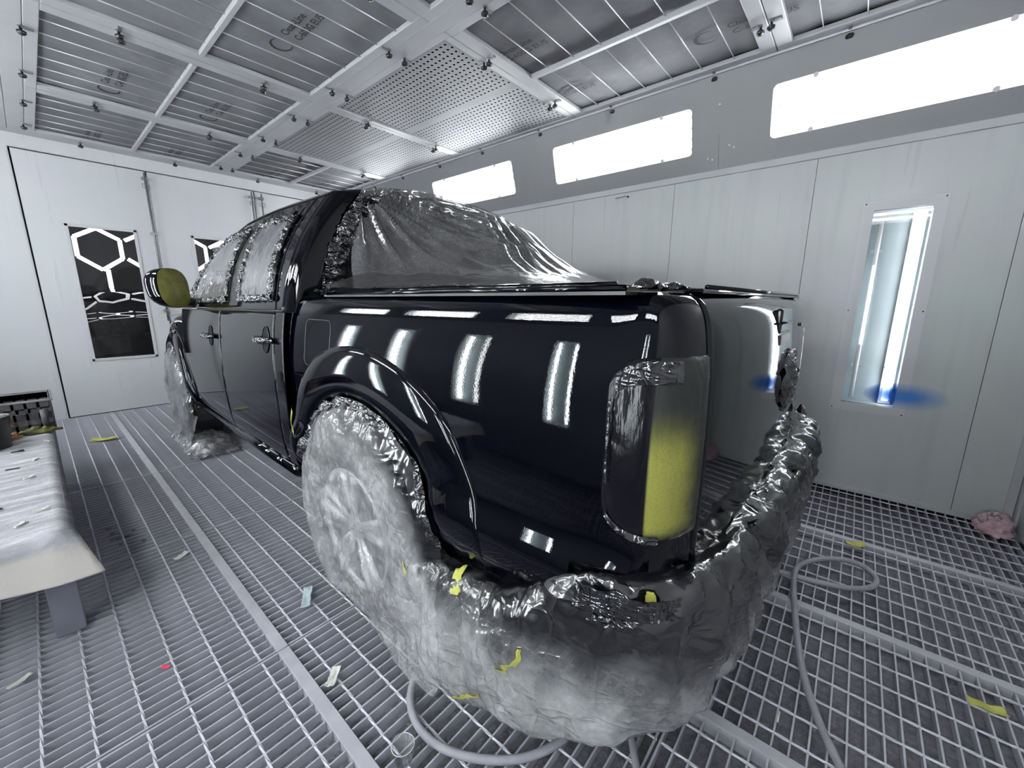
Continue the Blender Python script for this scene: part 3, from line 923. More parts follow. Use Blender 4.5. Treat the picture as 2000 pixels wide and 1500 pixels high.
def bspline(ctrl, n):
    c = np.array(ctrl, float)
    c = np.vstack([2 * c[0] - c[1], c, 2 * c[-1] - c[-2]])
    out = []
    segs = len(c) - 3
    for i in range(segs):
        t = np.linspace(0, 1, n, endpoint=(i == segs - 1))[:, None]
        b0 = (1 - t) ** 3 / 6; b1 = (3 * t ** 3 - 6 * t ** 2 + 4) / 6; b2 = (-3 * t ** 3 + 3 * t ** 2 + 3 * t + 1) / 6; b3 = t ** 3 / 6
        out.append(b0 * c[i] + b1 * c[i + 1] + b2 * c[i + 2] + b3 * c[i + 3])
    return np.vstack(out)

PATH = bspline([(-0.70, 5.16), (-0.80, 5.10), (-0.875, 4.95), (-0.915, 4.70), (-0.94, 4.35), (-0.952, 3.8), (-0.957, 3.2), (-0.958, 2.6), (-0.958, 2.0), (-0.957, 1.5), (-0.954, 1.1), (-0.949, 0.75), (-0.941, 0.45), (-0.929, 0.24), (-0.908, 0.135), (-0.868, 0.072), (-0.80, 0.040), (-0.725, 0.024), (-0.66, 0.018)], 40)
dP = np.gradient(PATH, axis=0)
NRM = np.c_[dP[:, 1], -dP[:, 0]]
NRM /= np.linalg.norm(NRM, axis=1)[:, None]
if NRM[len(NRM) // 2][0] > 0: NRM = -NRM
ARC = np.r_[0, np.cumsum(np.linalg.norm(np.diff(PATH, axis=0), axis=1))]
def arc_at_y(y): return np.interp(-y, -PATH[:, 1], ARC)
def arc_at_x_rear(x):
    k = PATH[:, 1] < 0.2
    return np.interp(x, PATH[k, 0], ARC[k])
def path_at(a):
    p = np.array([np.interp(a, ARC, PATH[:, 0]), np.interp(a, ARC, PATH[:, 1])])
    n = np.array([np.interp(a, ARC, NRM[:, 0]), np.interp(a, ARC, NRM[:, 1])])
    return p, n / np.linalg.norm(n)
def make_V(tilts):
    z = np.linspace(0.36, 1.30, 800)
    zs, ts = zip(*tilts)
    # smooth interpolation of the tilt angle
    t = np.interp(z, zs, ts)
    k = np.hanning(31); k /= k.sum()
    t = np.convolve(np.pad(t, 15, mode='edge'), k, 'valid')
    v = np.r_[0, np.cumsum(np.tan(np.radians((t[1:] + t[:-1]) / 2)) * np.diff(z))]
    v -= v.min()
    return lambda q: np.interp(q, z, v)
V_BED = make_V([(0.36, -50), (0.50, -42), (0.545, -30), (0.60, -10), (0.645, 2), (0.68, 16), (0.705, 24), (0.73, 10), (0.76, 0), (0.82, -1), (0.90, 0.5), (1.0, 4), (1.1, 9), (1.17, 13), (1.215, 18), (1.24, 24), (1.258, 42), (1.275, 72), (1.30, 80)])
V_CAB = make_V([(0.36, -60), (0.44, -40), (0.50, -12), (0.58, -5), (0.75, -1), (0.95, 2.5), (1.05, 5), (1.15, 9), (1.20, 13), (1.30, 20)])
V_TG = make_V([(0.36, -10), (0.60, -6), (0.66, 3), (0.70, 5), (0.74, -1), (0.95, 0), (1.05, 2), (1.15, 5), (1.21, 11), (1.245, 28), (1.262, 52), (1.275, 75), (1.30, 80)])
A_C0, A_C1 = float(arc_at_y(0.20)), float(arc_at_x_rear(-0.80))
def side_pt(a, z, V, off=0.0):
    p, n = path_at(a)
    vz = V(z)
    if a > A_C0:
        t = min(1.0, (a - A_C0) / (A_C1 - A_C0))
        t = t * t * (3 - 2 * t)
        vz = vz * (1 - t) + V_TG(z) * t
    q = p - n * (vz - off)
    return (q[0], q[1], z)
def side_at(y, z, V, off=0.0):
    return side_pt(arc_at_y(y), z, V, off)

def mirror_mesh(b):
    m = MB()
    m.v = [(-x, y, z) for x, y, z in b.v]
    m.f = [tuple(reversed(f)) for f in b.f]
    return m
def both(b, name, mat, smooth=True, solid=0.0, label_l=None):
    o = b.build(name, mat, truck, smooth, solid=solid)
    q = mirror_mesh(b).build(name, mat, truck, smooth, solid=solid)
    return o, q

WH_R, WH_F, WZ = 1.20, 4.30, 0.38     # wheel centres
def prof(tab):
    a, r = zip(*tab)
    return lambda t: float(np.interp(t, a, r))
R_OUT = prof([(-12, 0.50), (20, 0.53), (35, 0.60), (50, 0.66), (70, 0.70), (90, 0.715), (110, 0.74), (136, 0.785), (160, 0.75), (195, 0.66)])
R_IN = prof([(-12, 0.44), (20, 0.455), (50, 0.485), (90, 0.53), (115, 0.555), (136, 0.58), (165, 0.56), (195, 0.53)])
F_OUT = prof([(-15, 0.56), (45, 0.60), (90, 0.615), (135, 0.61), (195, 0.56)])
F_IN = prof([(-15, 0.47), (45, 0.48), (90, 0.49), (135, 0.48), (195, 0.46)])

def panel(a0, a1, z0, z1, V, na, nz, off=0.0, cut=None, notch=False):
    """swept body panel; cut = (yc, zc, radius function) opens the wheel arch"""
    b = MB()
    aa = np.linspace(a0, a1, na + 1); zz = np.linspace(z0, z1, nz + 1)
    idx = {}
    F = []
    pts = [[side_pt(a, z, V, off) for z in zz] for a in aa]
    keep = lambda p: True
    if cut:
        yc, zc, rf = cut
        def keep(p):
            dy, dz = p[1] - yc, p[2] - zc
            th = math.degrees(math.atan2(dz, dy))
            if th < -90: th += 360
            return math.hypot(dy, dz) > rf(th)
    Vv = []
    def vid(i, j):
        if (i, j) not in idx:
            idx[(i, j)] = len(Vv); Vv.append(pts[i][j])
        return idx[(i, j)]
    for i in range(na):
        for j in range(nz):
            c = [(pts[i][j][k] + pts[i + 1][j + 1][k]) / 2 for k in range(3)]
            if keep(c) and not (notch and c[1] < 0.235 and c[2] < 0.688):
                F.append((vid(i, j), vid(i + 1, j), vid(i + 1, j + 1), vid(i, j + 1)))
    return b.add(Vv, F).face((-1, 0, 0))

aY = arc_at_y
A_TAIL = arc_at_x_rear(-0.738)
cut_r = (WH_R, WZ, lambda t: (R_OUT(t) * 0.45 + R_IN(t) * 0.55))
cut_f = (WH_F, WZ, lambda t: (F_OUT(t) * 0.45 + F_IN(t) * 0.55))
bed = panel(aY(1.712), A_TAIL, 0.52, 1.274, V_BED, 170, 94, 0.0, cut_r, True)
both(bed, 'bed_side', 'paint', solid=0.004)
rdoor = panel(aY(2.715), aY(1.835), 0.44, 1.195, V_CAB, 50, 50, 0.0, None)
both(rdoor, 'rear_door', 'paint', solid=0.006)
fdoor = panel(aY(3.80), aY(2.722), 0.44, 1.195, V_CAB, 50, 50)
both(fdoor, 'front_door', 'paint', solid=0.006)
both(panel(aY(1.828), aY(1.722), 0.44, 1.205, V_CAB, 10, 50), 'cab_corner', 'paint', solid=0.006)
V_FEN = make_V([(0.36, -50), (0.45, -20), (0.6, -3), (0.8, 2), (0.92, 8), (1.0, 18), (1.05, 35), (1.09, 60), (1.12, 75), (1.3, 80)])
both(panel(aY(5.10), aY(3.808), 0.46, 1.10, V_FEN, 80, 50, 0.0, cut_f), 'front_fender', 'paint', solid=0.005)

def flare(yc, zc, ro, ri, V, t0, t1, h=0.024, tf=172):
    G = []
    secs = [(0.0, -0.003), (0.02, h * 0.2), (0.06, h * 0.45), (0.11, h * 0.6), (0.25, h * 0.8), (0.5, h), (0.75, h * 0.95), (0.88, h * 0.72), (0.95, h * 0.4), (1.0, -0.002), (1.005, -0.025), (1.0, -0.07)]
    for k in range(91):
        t = t0 + (t1 - t0) * k / 90
        fade = min(1.0, max(0.0, (tf - t) / 38.0), max(0.0, (t - t0) / 8.0) + 0.55)
        row = []
        for (f, o) in secs:
            r = ro(t) + (ri(t) - ro(t)) * f
            y = yc + r * math.cos(math.radians(t)); z = zc + r * math.sin(math.radians(t))
            z = min(max(z, 0.40), 1.27)
            y = min(max(y, yc - 0.85), yc + (0.505 if yc < 2 else 0.72))
            oo = o * (0.04 + 0.96 * fade) + 0.0006 if o > 0 else o
            row.append(side_at(y, z, V, oo))
        G.append(row)
    return MB().grid(G)
both(flare(WH_R, WZ, R_OUT, R_IN, V_BED, -4, 186), 'wheel_arch_flare', 'paint')
both(flare(WH_F, WZ, F_OUT, F_IN, V_FEN, -4, 184, 0.03, 200), 'wheel_arch_flare', 'paint')

# fuel flap: thin raised outline on the bed side
def loop_on_side(yc, zc, w, h, r, V, off, n=6):
    pts = []
    for (sy, sz, a0) in ((1, 1, 0), (-1, 1, 90), (-1, -1, 180), (1, -1, 270)):
        for k in range(n + 1):
            a = math.radians(a0 + 90 * k / n)
            y = yc + sy * (w / 2 - r) + r * math.cos(a); z = zc + sz * (h / 2 - r) + r * math.sin(a)
            pts.append(side_at(y, z, V, off))
    return pts
ff = MB().tube(loop_on_side(1.44, 1.085, 0.22, 0.185, 0.03, V_BED, 0.0005), 0.0022, 6, closed=True)
ff.build('fuel_flap', 'black', truck, True)

# tailgate
TGW = 0.732
tgb = MB(); G = []
for i in range(81):
    x = -TGW + 2 * TGW * i / 80
    y0 = 0.003 + 0.021 * (abs(x) / TGW) ** 2.2
    G.append([(x, y0 + V_TG(z), z) for z in np.linspace(0.665, 1.272, 60)])
tgate = tgb.grid(G).face((0, -1, 0)).build('tailgate', 'paint', truck, True, solid=0.02)
# handle with its recess, on the tailgate
def tg_y(x, z): return 0.003 + 0.021 * (abs(x) / TGW) ** 2.2 + V_TG(z)
hb = MB()
for (x0, x1, z0, z1) in ((-0.085, 0.115, 1.155, 1.235),):
    yb = tg_y(0, 1.2)
    hb.box(x0, yb - 0.010, z0, x1, yb + 0.01, z1)
h_ = hb.build('tailgate_handle', 'paint', tgate, bev=0.007)
MB().box(-0.075, tg_y(0, 1.13) - 0.004, 1.118, 0.105, tg_y(0, 1.13) + 0.01, 1.152).build('handle_recess', 'black', tgate, bev=0.004)
MB().tube([(-0.085, yb - 0.012, 1.19), (0.115, yb - 0.012, 1.19)], 0.004, 8).build('handle_lip', 'paint', tgate, True)
MB().tube([(0.46, tg_y(0.46, 1.15) - 0.006, 1.165), (0.46, tg_y(0.46, 1.15) + 0.004, 1.165)], 0.007, 10).build('fixing_plug', 'black', tgate)
# cap rails along the bed top and across the tailgate
def rail(pts, name):
    MB().tube(pts, 0.0085, 8).build(name, 'paint', truck, True)
both(MB().box(-0.868, 0.16, 1.268, -0.79, 1.45, 1.275), 'rail_cap', 'black', False)
both(MB().tube([(-0.866, 1.42, 1.278), (-0.866, 0.9, 1.280), (-0.862, 0.5, 1.281), (-0.848, 0.17, 1.281)], 0.0075, 8), 'rail_bead', 'paint')
both(MB().tube([(-0.842, 1.34, 1.287), (-0.842, 0.9, 1.289), (-0.838, 0.5, 1.290), (-0.826, 0.20, 1.290)], 0.006, 8), 'rail_bead', 'paint')
both(MB().box(-0.80, 0.16, 0.80, -0.79, 1.70, 1.268), 'bed_inner_wall', 'black', False)
MB().box(-0.80, 0.10, 0.78, 0.80, 1.70, 0.80).build('bed_floor', 'black', truck)
MB().box(-0.70, 0.07, 1.272, 0.74, 0.11, 1.283).build('tailgate_cap', 'paint', truck, bev=0.004)
MB().tube([(-0.66, 0.075, 1.287), (0.74, 0.075, 1.288)], 0.005, 8).build('tailgate_cap_bead', 'paint', truck, True)

# cab: upper sides, roof, glass, back
def lerp(a, b, t): return a + (b - a) * t
def belt(w):      # w 0 rear .. 1 front
    y = lerp(1.722, 3.98, w)
    x, yy, z = side_at(y, 1.195, V_CAB)
    return np.array([x + 0.10 * max(0, w - 0.75), y, 1.200 - 0.03 * w])
def railc(w):
    y = lerp(1.765, 3.16, w)
    return np.array([-0.655 + 0.05 * max(0, w - 0.8) * 2, y, 1.748 + 0.012 * math.sin(math.pi * w * 0.9) - 0.055 * max(0, w - 0.45) ** 1.4])
def upper(w, v, off=0.0):
    b_, r_ = belt(w), railc(w)
    p = b_ * (1 - v) + r_ * v
    bul = 0.045 * math.sin(math.pi * v) 
    tang = r_ - b_
    n = np.array([-tang[2], 0, tang[0]]); n /= np.linalg.norm(n)
    if n[0] > 0: n = -n
    return p + n * (bul + off)
def upper_patch(w0, w1, v0, v1, nw, nv, off=0.0, wtop=None):
    G = []
    for i in range(nw + 1):
        row = []
        for j in range(nv + 1):
            v = lerp(v0, v1, j / nv)
            a, c = (w0, w1) if wtop is None else (lerp(w0, wtop[0], j / nv), lerp(w1, wtop[1], j / nv))
            row.append(tuple(upper(lerp(a, c, i / nw), v, off)))
        G.append(row)
    return MB().grid(G)
both(upper_patch(0.0, 1.0, 0.0, 1.0, 60, 24).face((-1, 0, 0.2)), 'cab_upper_side', 'paint', solid=0.006)
# roof: from one rail over the crown to the other, rounded down at the back
rf = MB(); G = []
def roof_pt(w, s, drop=0.0, back=0.0):
    """s -1..1 across"""
    r_ = railc(w)
    xx = r_[0]
    sgn = s
    x = -xx * s
    hz = 0.082 * (1 - abs(s) ** 2.4)
    return (x * (1 - 0.02 * back), r_[1] - 0.0, r_[2] + hz - drop)
ws = [0.0] + list(np.linspace(0.01, 1.0, 40))
for w in ws:
    G.append([roof_pt(w, s) for s in np.linspace(-1, 1, 41)])
rf.grid(G).face((0, 0, 1)).build('roof', 'paint', truck, True, solid=0.008)
# roof rear lip with a rounded edge
rl = MB(); G = []
for k in range(9):
    a = math.pi / 2 * k / 8
    G.append([(x, y - 0.05 * math.sin(a) * (1 - 0.35 * abs(s) ** 4), z - 0.05 * (1 - math.cos(a))) for s in np.linspace(-1, 1, 41) for (x, y, z) in [roof_pt(0.0, s)]])
rl.grid(G).build('roof_lip', 'paint', truck, True)
# back wall of the cab with rounded corner pillars
def back_pillar():
    G = []
    for j in range(25):
        v = j / 24
        p = upper(0.0, v)
        row = []
        for k in range(15):
            f = k / 14
            if f < 0.5:
                a = math.pi / 2 * (f / 0.5)
                x = p[0] + 0.055 * (1 - math.cos(a)); y = p[1] - 0.05 * math.sin(a)
            else:
                g2 = (f - 0.5) / 0.5
                x = p[0] + 0.055 + 0.085 * g2; y = p[1] - 0.05 + (0.025 * max(0, g2 - 0.75) * 4)
            row.append((x, y, p[2]))
        G.append(row)
    return MB().grid(G)
both(back_pillar(), 'rear_pillar', 'paint')
MB().box(-0.84, 1.735, 0.75, 0.84, 1.76, 1.30).box(-0.45, 1.74, 1.68, 0.45, 1.76, 1.775).build('cab_back_panel', 'paint', truck)
MB().add([(-0.78, 1.725, 1.27), (0.78, 1.725, 1.27), (0.60, 1.765, 1.74), (-0.60, 1.765, 1.74)], [(0, 1, 2, 3)]).build('rear_window', 'glassblack', truck)
wsb = MB(); G = []
for i in range(21):
    s = i / 20 * 2 - 1
    r_, b_ = railc(1.0), belt(1.0)
    G.append([(lerp(-r_[0], -b_[0] * 0.93, f) * s, lerp(r_[1], b_[1] + 0.10, f) + 0.12 * (1 - s * s) * f, lerp(r_[2] + 0.082 * (1 - abs(s) ** 2.4), 1.18, f)) for f in np.linspace(0, 1, 12)])
wsb.grid(G).build('windscreen', 'glassblack', truck, True)
hd = MB(); G = []
for i in range(25):
    s = i / 24 * 2 - 1
    G.append([(s * (0.86 - 0.10 * max(0, (y - 4.6)) ** 1.0), y, 1.115 + 0.05 * (1 - s ** 4) - 0.10 * max(0, (y - 4.5)) ** 2 + (0.04 if y < 4.1 else 0)) for y in np.linspace(3.95, 5.12, 24)])
hd.grid(G).build('hood', 'paint', truck, True)
MB().box(-0.80, 5.02, 0.42, 0.80, 5.20, 0.98).build('front_bumper', 'paint', truck, bev=0.08)
MB().box(-0.72, 0.25, 0.34, 0.72, 4.9, 0.60).box(-0.80, 2.0, 0.40, 0.80, 3.7, 0.70).build('chassis', 'black', truck)
MB().box(-0.86, 1.75, 0.6, 0.86, 3.85, 1.18).build('cabin_inner', 'void', truck)
both(MB().tube([(-0.90, 1.80, 0.435), (-0.905, 2.4, 0.435), (-0.90, 3.75, 0.44)], 0.035, 10), 'sill', 'paint')
# arch liners
for yc in (WH_R, WH_F):
    m = MB(); G = []
    for k in range(33):
        t = math.radians(-15 + 210 * k / 32)
        G.append([(x, yc + 0.455 * math.cos(t), WZ + 0.455 * math.sin(t)) for x in (-0.93, -0.60)])
    m.grid(G)
    both(m, 'arch_liner', 'black', False)

# side glass, pillar trim and drip line
WINR, WINF = (0.045, 0.325), (0.345, 0.80)
b_pillar = upper_patch(0.302, 0.372, 0.05, 0.93, 4, 20, 0.003, (0.455, 0.545))
both(b_pillar, 'door_pillar', 'black')
rear_glass = upper_patch(0.055, 0.300, 0.07, 0.90, 20, 20, 0.002, (0.13, 0.45))
both(rear_glass, 'side_window', 'glassblack')
front_glass = upper_patch(0.372, 0.86, 0.07, 0.90, 20, 20, 0.002, (0.55, 0.93))
both(front_glass, 'side_window', 'glassblack')
for wv in ((0.0, 1.0, 0.975), (0.0, 0.9, 0.01)):
    both(MB().tube([tuple(upper(lerp(wv[0], wv[1], k / 30), wv[2], 0.003)) for k in range(31)], 0.004, 6), 'weather_strip', 'black')
both(MB().tube([tuple(upper(lerp(0.046, 0.085, k / 12), k / 12, 0.0008)) for k in range(13)], 0.003, 6), 'door_seam', 'void')

# door handles with their finger bowls
def handle(y, z, side_lab):
    bowl = MB(); G = []
    for k in range(9):
        r = k / 8
        G.append([side_at(y + 0.045 * r * math.cos(t), z + 0.062 * r * math.sin(t), V_CAB, 0.0015 if k < 8 else 0.0) for t in np.linspace(0, 2 * math.pi, 25)])
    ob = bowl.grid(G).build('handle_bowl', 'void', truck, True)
    ring = MB().tube([side_at(y + 0.045 * math.cos(t), z + 0.062 * math.sin(t), V_CAB, 0.002) for t in np.linspace(0, 2 * math.pi, 24, endpoint=False)], 0.0022, 6, closed=True)
    ring.build('bowl_edge', 'paint', ob, True)
    m = MB()
    pts = []; rs = []
    for k in range(15):
        f = k / 14
        yy = y - 0.105 + 0.21 * f
        pts.append(side_at(yy, z, V_CAB, 0.030 * math.sin(math.pi * min(1, max(0, f))) ** 0.5 + 0.004))
        rs.append(0.017 if 0.1 < f < 0.9 else 0.012)
    m.tube(pts, rs, 10)
    o = m.build('door_handle', 'film_black', truck, True)
    for f in (0.42, 0.5, 0.58):     # chevron creases of the wrap
        yy = y - 0.105 + 0.21 * f
        q = Vector(side_at(yy, z, V_CAB, 0.047))
        MB().tube([q + Vector((0, -0.006, 0.010)), q + Vector((0, 0.006, 0)), q + Vector((0, -0.006, -0.010))], 0.0014, 5).build('wrap_crease', 'steel', o)
handle(1.93, 1.070, 'rear')
handle(2.92, 1.030, 'front')

# door mirror
mm = MB(); G = []
MC = Vector((-1.035, 3.30, 1.325))
for i in range(17):
    f = i / 16
    y = 0.0 + 0.15 * f
    k = math.sqrt(max(0.0, 1 - f ** 2.4))
    row = []
    for j in range(28):
        a = 2 * math.pi * j / 28
        cx, cz = math.cos(a), math.sin(a)
        ex = 2 / 2.8
        x = 0.088 * k * math.copysign(abs(cx) ** ex, cx) - 0.012 * cz
        z = 0.128 * k * math.copysign(abs(cz) ** ex, cz)
        row.append((MC.x + x, MC.y + y - 0.03 * x / 0.08, MC.z + z))
    G.append(row)
mm.grid(G, True)
MROT = Matrix.Translation(MC) @ Matrix.Rotation(math.radians(42), 4, 'Z') @ Matrix.Translation(-MC)
mm.v = [tuple(MROT @ Vector(p)) for p in mm.v]
mir = mm.build('door_mirror', 'paint', truck, True)
fc = MB(); G = []
for i in range(9):
    r = i / 8
    row = []
    for j in range(28):
        a = 2 * math.pi * j / 28
        cx, cz = math.cos(a), math.sin(a)
        ex = 2 / 2.8
        x = 0.086 * r * math.copysign(abs(cx) ** ex, cx) - 0.012 * cz * r
        z = 0.126 * r * math.copysign(abs(cz) ** ex, cz)
        row.append((MC.x + x, MC.y - 0.004 - 0.03 * x / 0.08 - 0.016 * (1 - r * r) - 0.004 * noise.noise((x * 30, z * 30, 3)), MC.z + z))
    G.append(row)
fc.grid(G, True)
fc.v = [tuple(MROT @ Vector(p)) for p in fc.v]
fc.build('masked_mirror_face', 'olive', mir, True)
tag(bpy.data.objects['masked_mirror_face'], 'olive yellow film over the mirror glass')
MB().tube([(-0.93, 3.36, 1.235), (-0.97, 3.35, 1.24), (-1.02, 3.36, 1.26)], [0.03, 0.027, 0.024], 12).build('mirror_arm', 'black', mir, True)
q = mirror_mesh(mm).build('door_mirror', 'paint', truck, True)

# wheels
def wheel(x, y, side):
    g = MB()
    Rm = Matrix.Translation((x, y, WZ)) @ Matrix.Rotation(-side * math.pi / 2, 4, 'Y')
    ty = g.lathe([(0.24, -0.10), (0.27, -0.118), (0.33, -0.125), (0.365, -0.11), (0.379, -0.085), (0.380, 0.0), (0.379, 0.085), (0.365, 0.11), (0.33, 0.125), (0.27, 0.118), (0.24, 0.10)], 48, Rm).build('tyre', 'rubber', truck, True)
    rim = MB().lathe([(0.235, -0.10), (0.22, -0.05), (0.20, 0.0), (0.19, 0.03)], 40, Rm)
    rim.lathe([(0.242, 0.100), (0.246, 0.112), (0.236, 0.116), (0.225, 0.10), (0.215, 0.05), (0.214, 0.0)], 40, Rm)
    r_ = rim.build('rim', 'rimmetal', truck, True)
    for k in range(10):
        a = 2 * math.pi * (k // 2) / 5 + (0.17 if k % 2 else -0.17)
        m = MB()
        c, s_ = math.cos(a), math.sin(a)
        pts = [Rm @ Vector((rr * math.cos(a * 1.0 + (0.0)), rr * math.sin(a), h)) for rr, h in ((0.04, 0.085), (0.12, 0.098), (0.20, 0.105), (0.235, 0.105))]
        m.tube(pts, [0.022, 0.019, 0.018, 0.022], 8).build('spoke', 'rimmetal', r_, True)
    MB().lathe([(0.075, 0.05), (0.07, 0.095), (0.05, 0.105), (0.01, 0.108)], 24, Rm).build('hub_cap', 'rimmetal', r_, True)
MAT['rimmetal'] = simple('silver_alloy', (0.55, 0.55, 0.57), (0.45, 0.45, 0.47), 0.35, 0.4)
for yy in (WH_R, WH_F):
    wheel(-0.835, yy, 1)
    wheel(0.835, yy, -1)

# rear bumper under the film
bp = MB(); 
BPATH = bspline([(-0.90, 0.30), (-0.93, 0.20), (-0.935, 0.08), (-0.88, -0.005), (-0.75, -0.03), (-0.4, -0.045), (0, -0.05), (0.4, -0.045), (0.75, -0.03), (0.88, -0.005), (0.935, 0.08), (0.93, 0.20), (0.90, 0.30)], 8)
G = []
for (x, y) in BPATH:
    G.append([(x * 0.955, y + 0.045, 0.65), (x * 0.96, y + 0.04, 0.635), (x * 0.96, y + 0.04, 0.46), (x * 0.94, y + 0.06, 0.42), (x * 0.9, y + 0.08, 0.39)])
bp.grid(G)
top = [(x * 0.955, y + 0.045, 0.65) for x, y in BPATH]
bp.grid([top, [(x * 0.95, max(y + 0.10, 0.06), 0.655) for x, y in BPATH]])
bp.build('rear_bumper', 'black', truck, True)

# tail light, masked over
def light_patch(off0, nx=56, nz=56, z0=0.765, z1=1.152, seed=0):
    a0, a1 = aY(0.172), A_TAIL + 0.002
    G = []
    for i in range(nx + 1):
        u = i / nx
        row = []
        for j in range(nz + 1):
            v = j / nz
            a = lerp(a0, a1, u)
            # rounded corners on the body side of the lamp
            ins = 0.0
            r = 0.10
            lo, hi = z0 + 0.0, z1
            du = (a - a0)
            if du < r:
                k = r - math.sqrt(max(0.0, r * r - (r - du) ** 2))
                lo += k * (0.95 + 0.0); hi -= k * 0.75
            z = lerp(lo, hi, v)
            e = min(u * 8, (1 - u) * 14, v * 14, (1 - v) * 14, 1.0)
            o = off0 * (e ** 0.5) - 0.002 * (1 - e)
            cr = 0.0022 * noise.turbulence((a * 26, z * 20, seed), 3, True) * (1.0 if (v > 0.86 or u < 0.14 or v < 0.08) else 0.25)
            row.append(side_pt(a, z, V_BED, o + cr))
        G.append(row)
    return MB().grid(G)
lens = light_patch(0.006)
both(lens, 'tail_light', 'lens')

# ------------------------------------------------------------------ masking film and tape on the truck
def crum(p, amp, sc, seed, oct_=4):
    q = (p[0] * sc + seed, p[1] * sc, p[2] * sc - seed)
    return amp * (0.55 - noise.turbulence(q, oct_, True))
def normals(G, wrap=False):
    A = np.array(G, float)
    if wrap:
        du = np.roll(A, -1, 1) - np.roll(A, 1, 1)
    else:
        du = np.gradient(A, axis=1)
    dv = np.gradient(A, axis=0)
    n = np.cross(dv, du)
    return A, n / (np.linalg.norm(n, axis=2)[:, :, None] + 1e-9)
def crumple(G, amp, sc, seed, outward, wrap=False, mask=None, oct_=4):
    A, N = normals(G, wrap)
    for i in range(A.shape[0]):
        for j in range(A.shape[1]):
            n = N[i, j]
            if np.dot(n, outward(A[i, j])) < 0: n = -n
            k = 1.0 if mask is None else mask(i, j, A[i, j])
            A[i, j] = A[i, j] + n * crum(A[i, j], amp, sc, seed, oct_) * k
    return [[tuple(p) for p in r] for r in A]
LEFT = lambda p: np.array([-1.0, 0, 0.05])

def mk_lightfilm():
    m, nt, b = nmat('painted_tail_light_film')
    setp(b, Roughness=0.14)
    b.inputs['Specular IOR Level'].default_value = 0.3
    v = coords(nt)
    o = sepv(nt, v)
    x = wobble(nt, v, o[0], 0.012, 60)
    z = wobble(nt, v, o[2], 0.05, 12)
    yel = math_n(nt, 'MULTIPLY', sstep(nt, o[1], 0.090, 0.085), sstep(nt, wobble(nt, v, o[0], 0.03, 30), -0.755, -0.83))
    yel = math_n(nt, 'MULTIPLY', yel, math_n(nt, 'MULTIPLY', sstep(nt, z, 1.06, 0.93), sstep(nt, z, 0.775, 0.815)))
    grain = ntex(nt, v, 260, 3)
    yel = math_n(nt, 'MULTIPLY', yel, math_n(nt, 'ADD', 0.55, math_n(nt, 'MULTIPLY', grain, 0.8)), True)
    base = mixc(nt, sstep(nt, o[1], 0.090, 0.086), (0.004, 0.004, 0.006), (0.020, 0.022, 0.020))
    nt.links.new(mixc(nt, yel, base, (0.24, 0.24, 0.05)), b.inputs['Base Color'])
    vv = coords(nt, (1, 1, 0.18))
    n1 = bump(nt, None, ntex(nt, vv, 45, 3), 0.2, 0.01)
    bump(nt, b, ntex(nt, v, 420, 2), 0.12, 0.0012, n1)
    return m
lf = light_patch(0.0105, 90, 90, seed=4.2).build('tail_light_film', mk_lightfilm(), None, True)
tag(on_truck(lf), 'black and yellow painted film stretched over the tail light', 'masking film')
# crumpled bright rim of that film
def light_rim(u0, u1, v0, v1, nu, nv, seed):
    a0, a1 = aY(0.172), A_TAIL + 0.002
    z0, z1 = 0.765, 1.152
    G = []
    for i in range(nu + 1):
        row = []
        for j in range(nv + 1):
            u = lerp(u0, u1, i / nu); v = lerp(v0, v1, j / nv)
            a = lerp(a0, a1, u); r = 0.10; lo, hi = z0, z1
            if a - a0 < r:
                k = r - math.sqrt(max(0.0, r * r - (r - (a - a0)) ** 2)); lo += k * 0.95; hi -= k * 0.75
            z = lerp(lo, hi, v)
            e = min(1.0, 3 * min(i, nu - i) / nu + 0.3, 3 * min(j, nv - j) / nv + 0.3)
            row.append(side_pt(a, z, V_BED, 0.0115 + e * (0.004 + 0.006 * (0.5 - noise.turbulence((a * 32, z * 32, seed), 3, True)))))
        G.append(row)
    return MB().grid(G)
for (u0, u1, v0, v1, nu, nv, sd) in ((0.08, 0.62, 0.87, 0.985, 50, 16, 1.0), (0.03, 0.055, 0.25, 0.85, 6, 60, 2.0), (0.05, 0.5, 0.01, 0.06, 50, 8, 5.0)):
    light_rim(u0, u1, v0, v1, nu, nv, sd).build('creased_rim', 'film_black', lf, True)

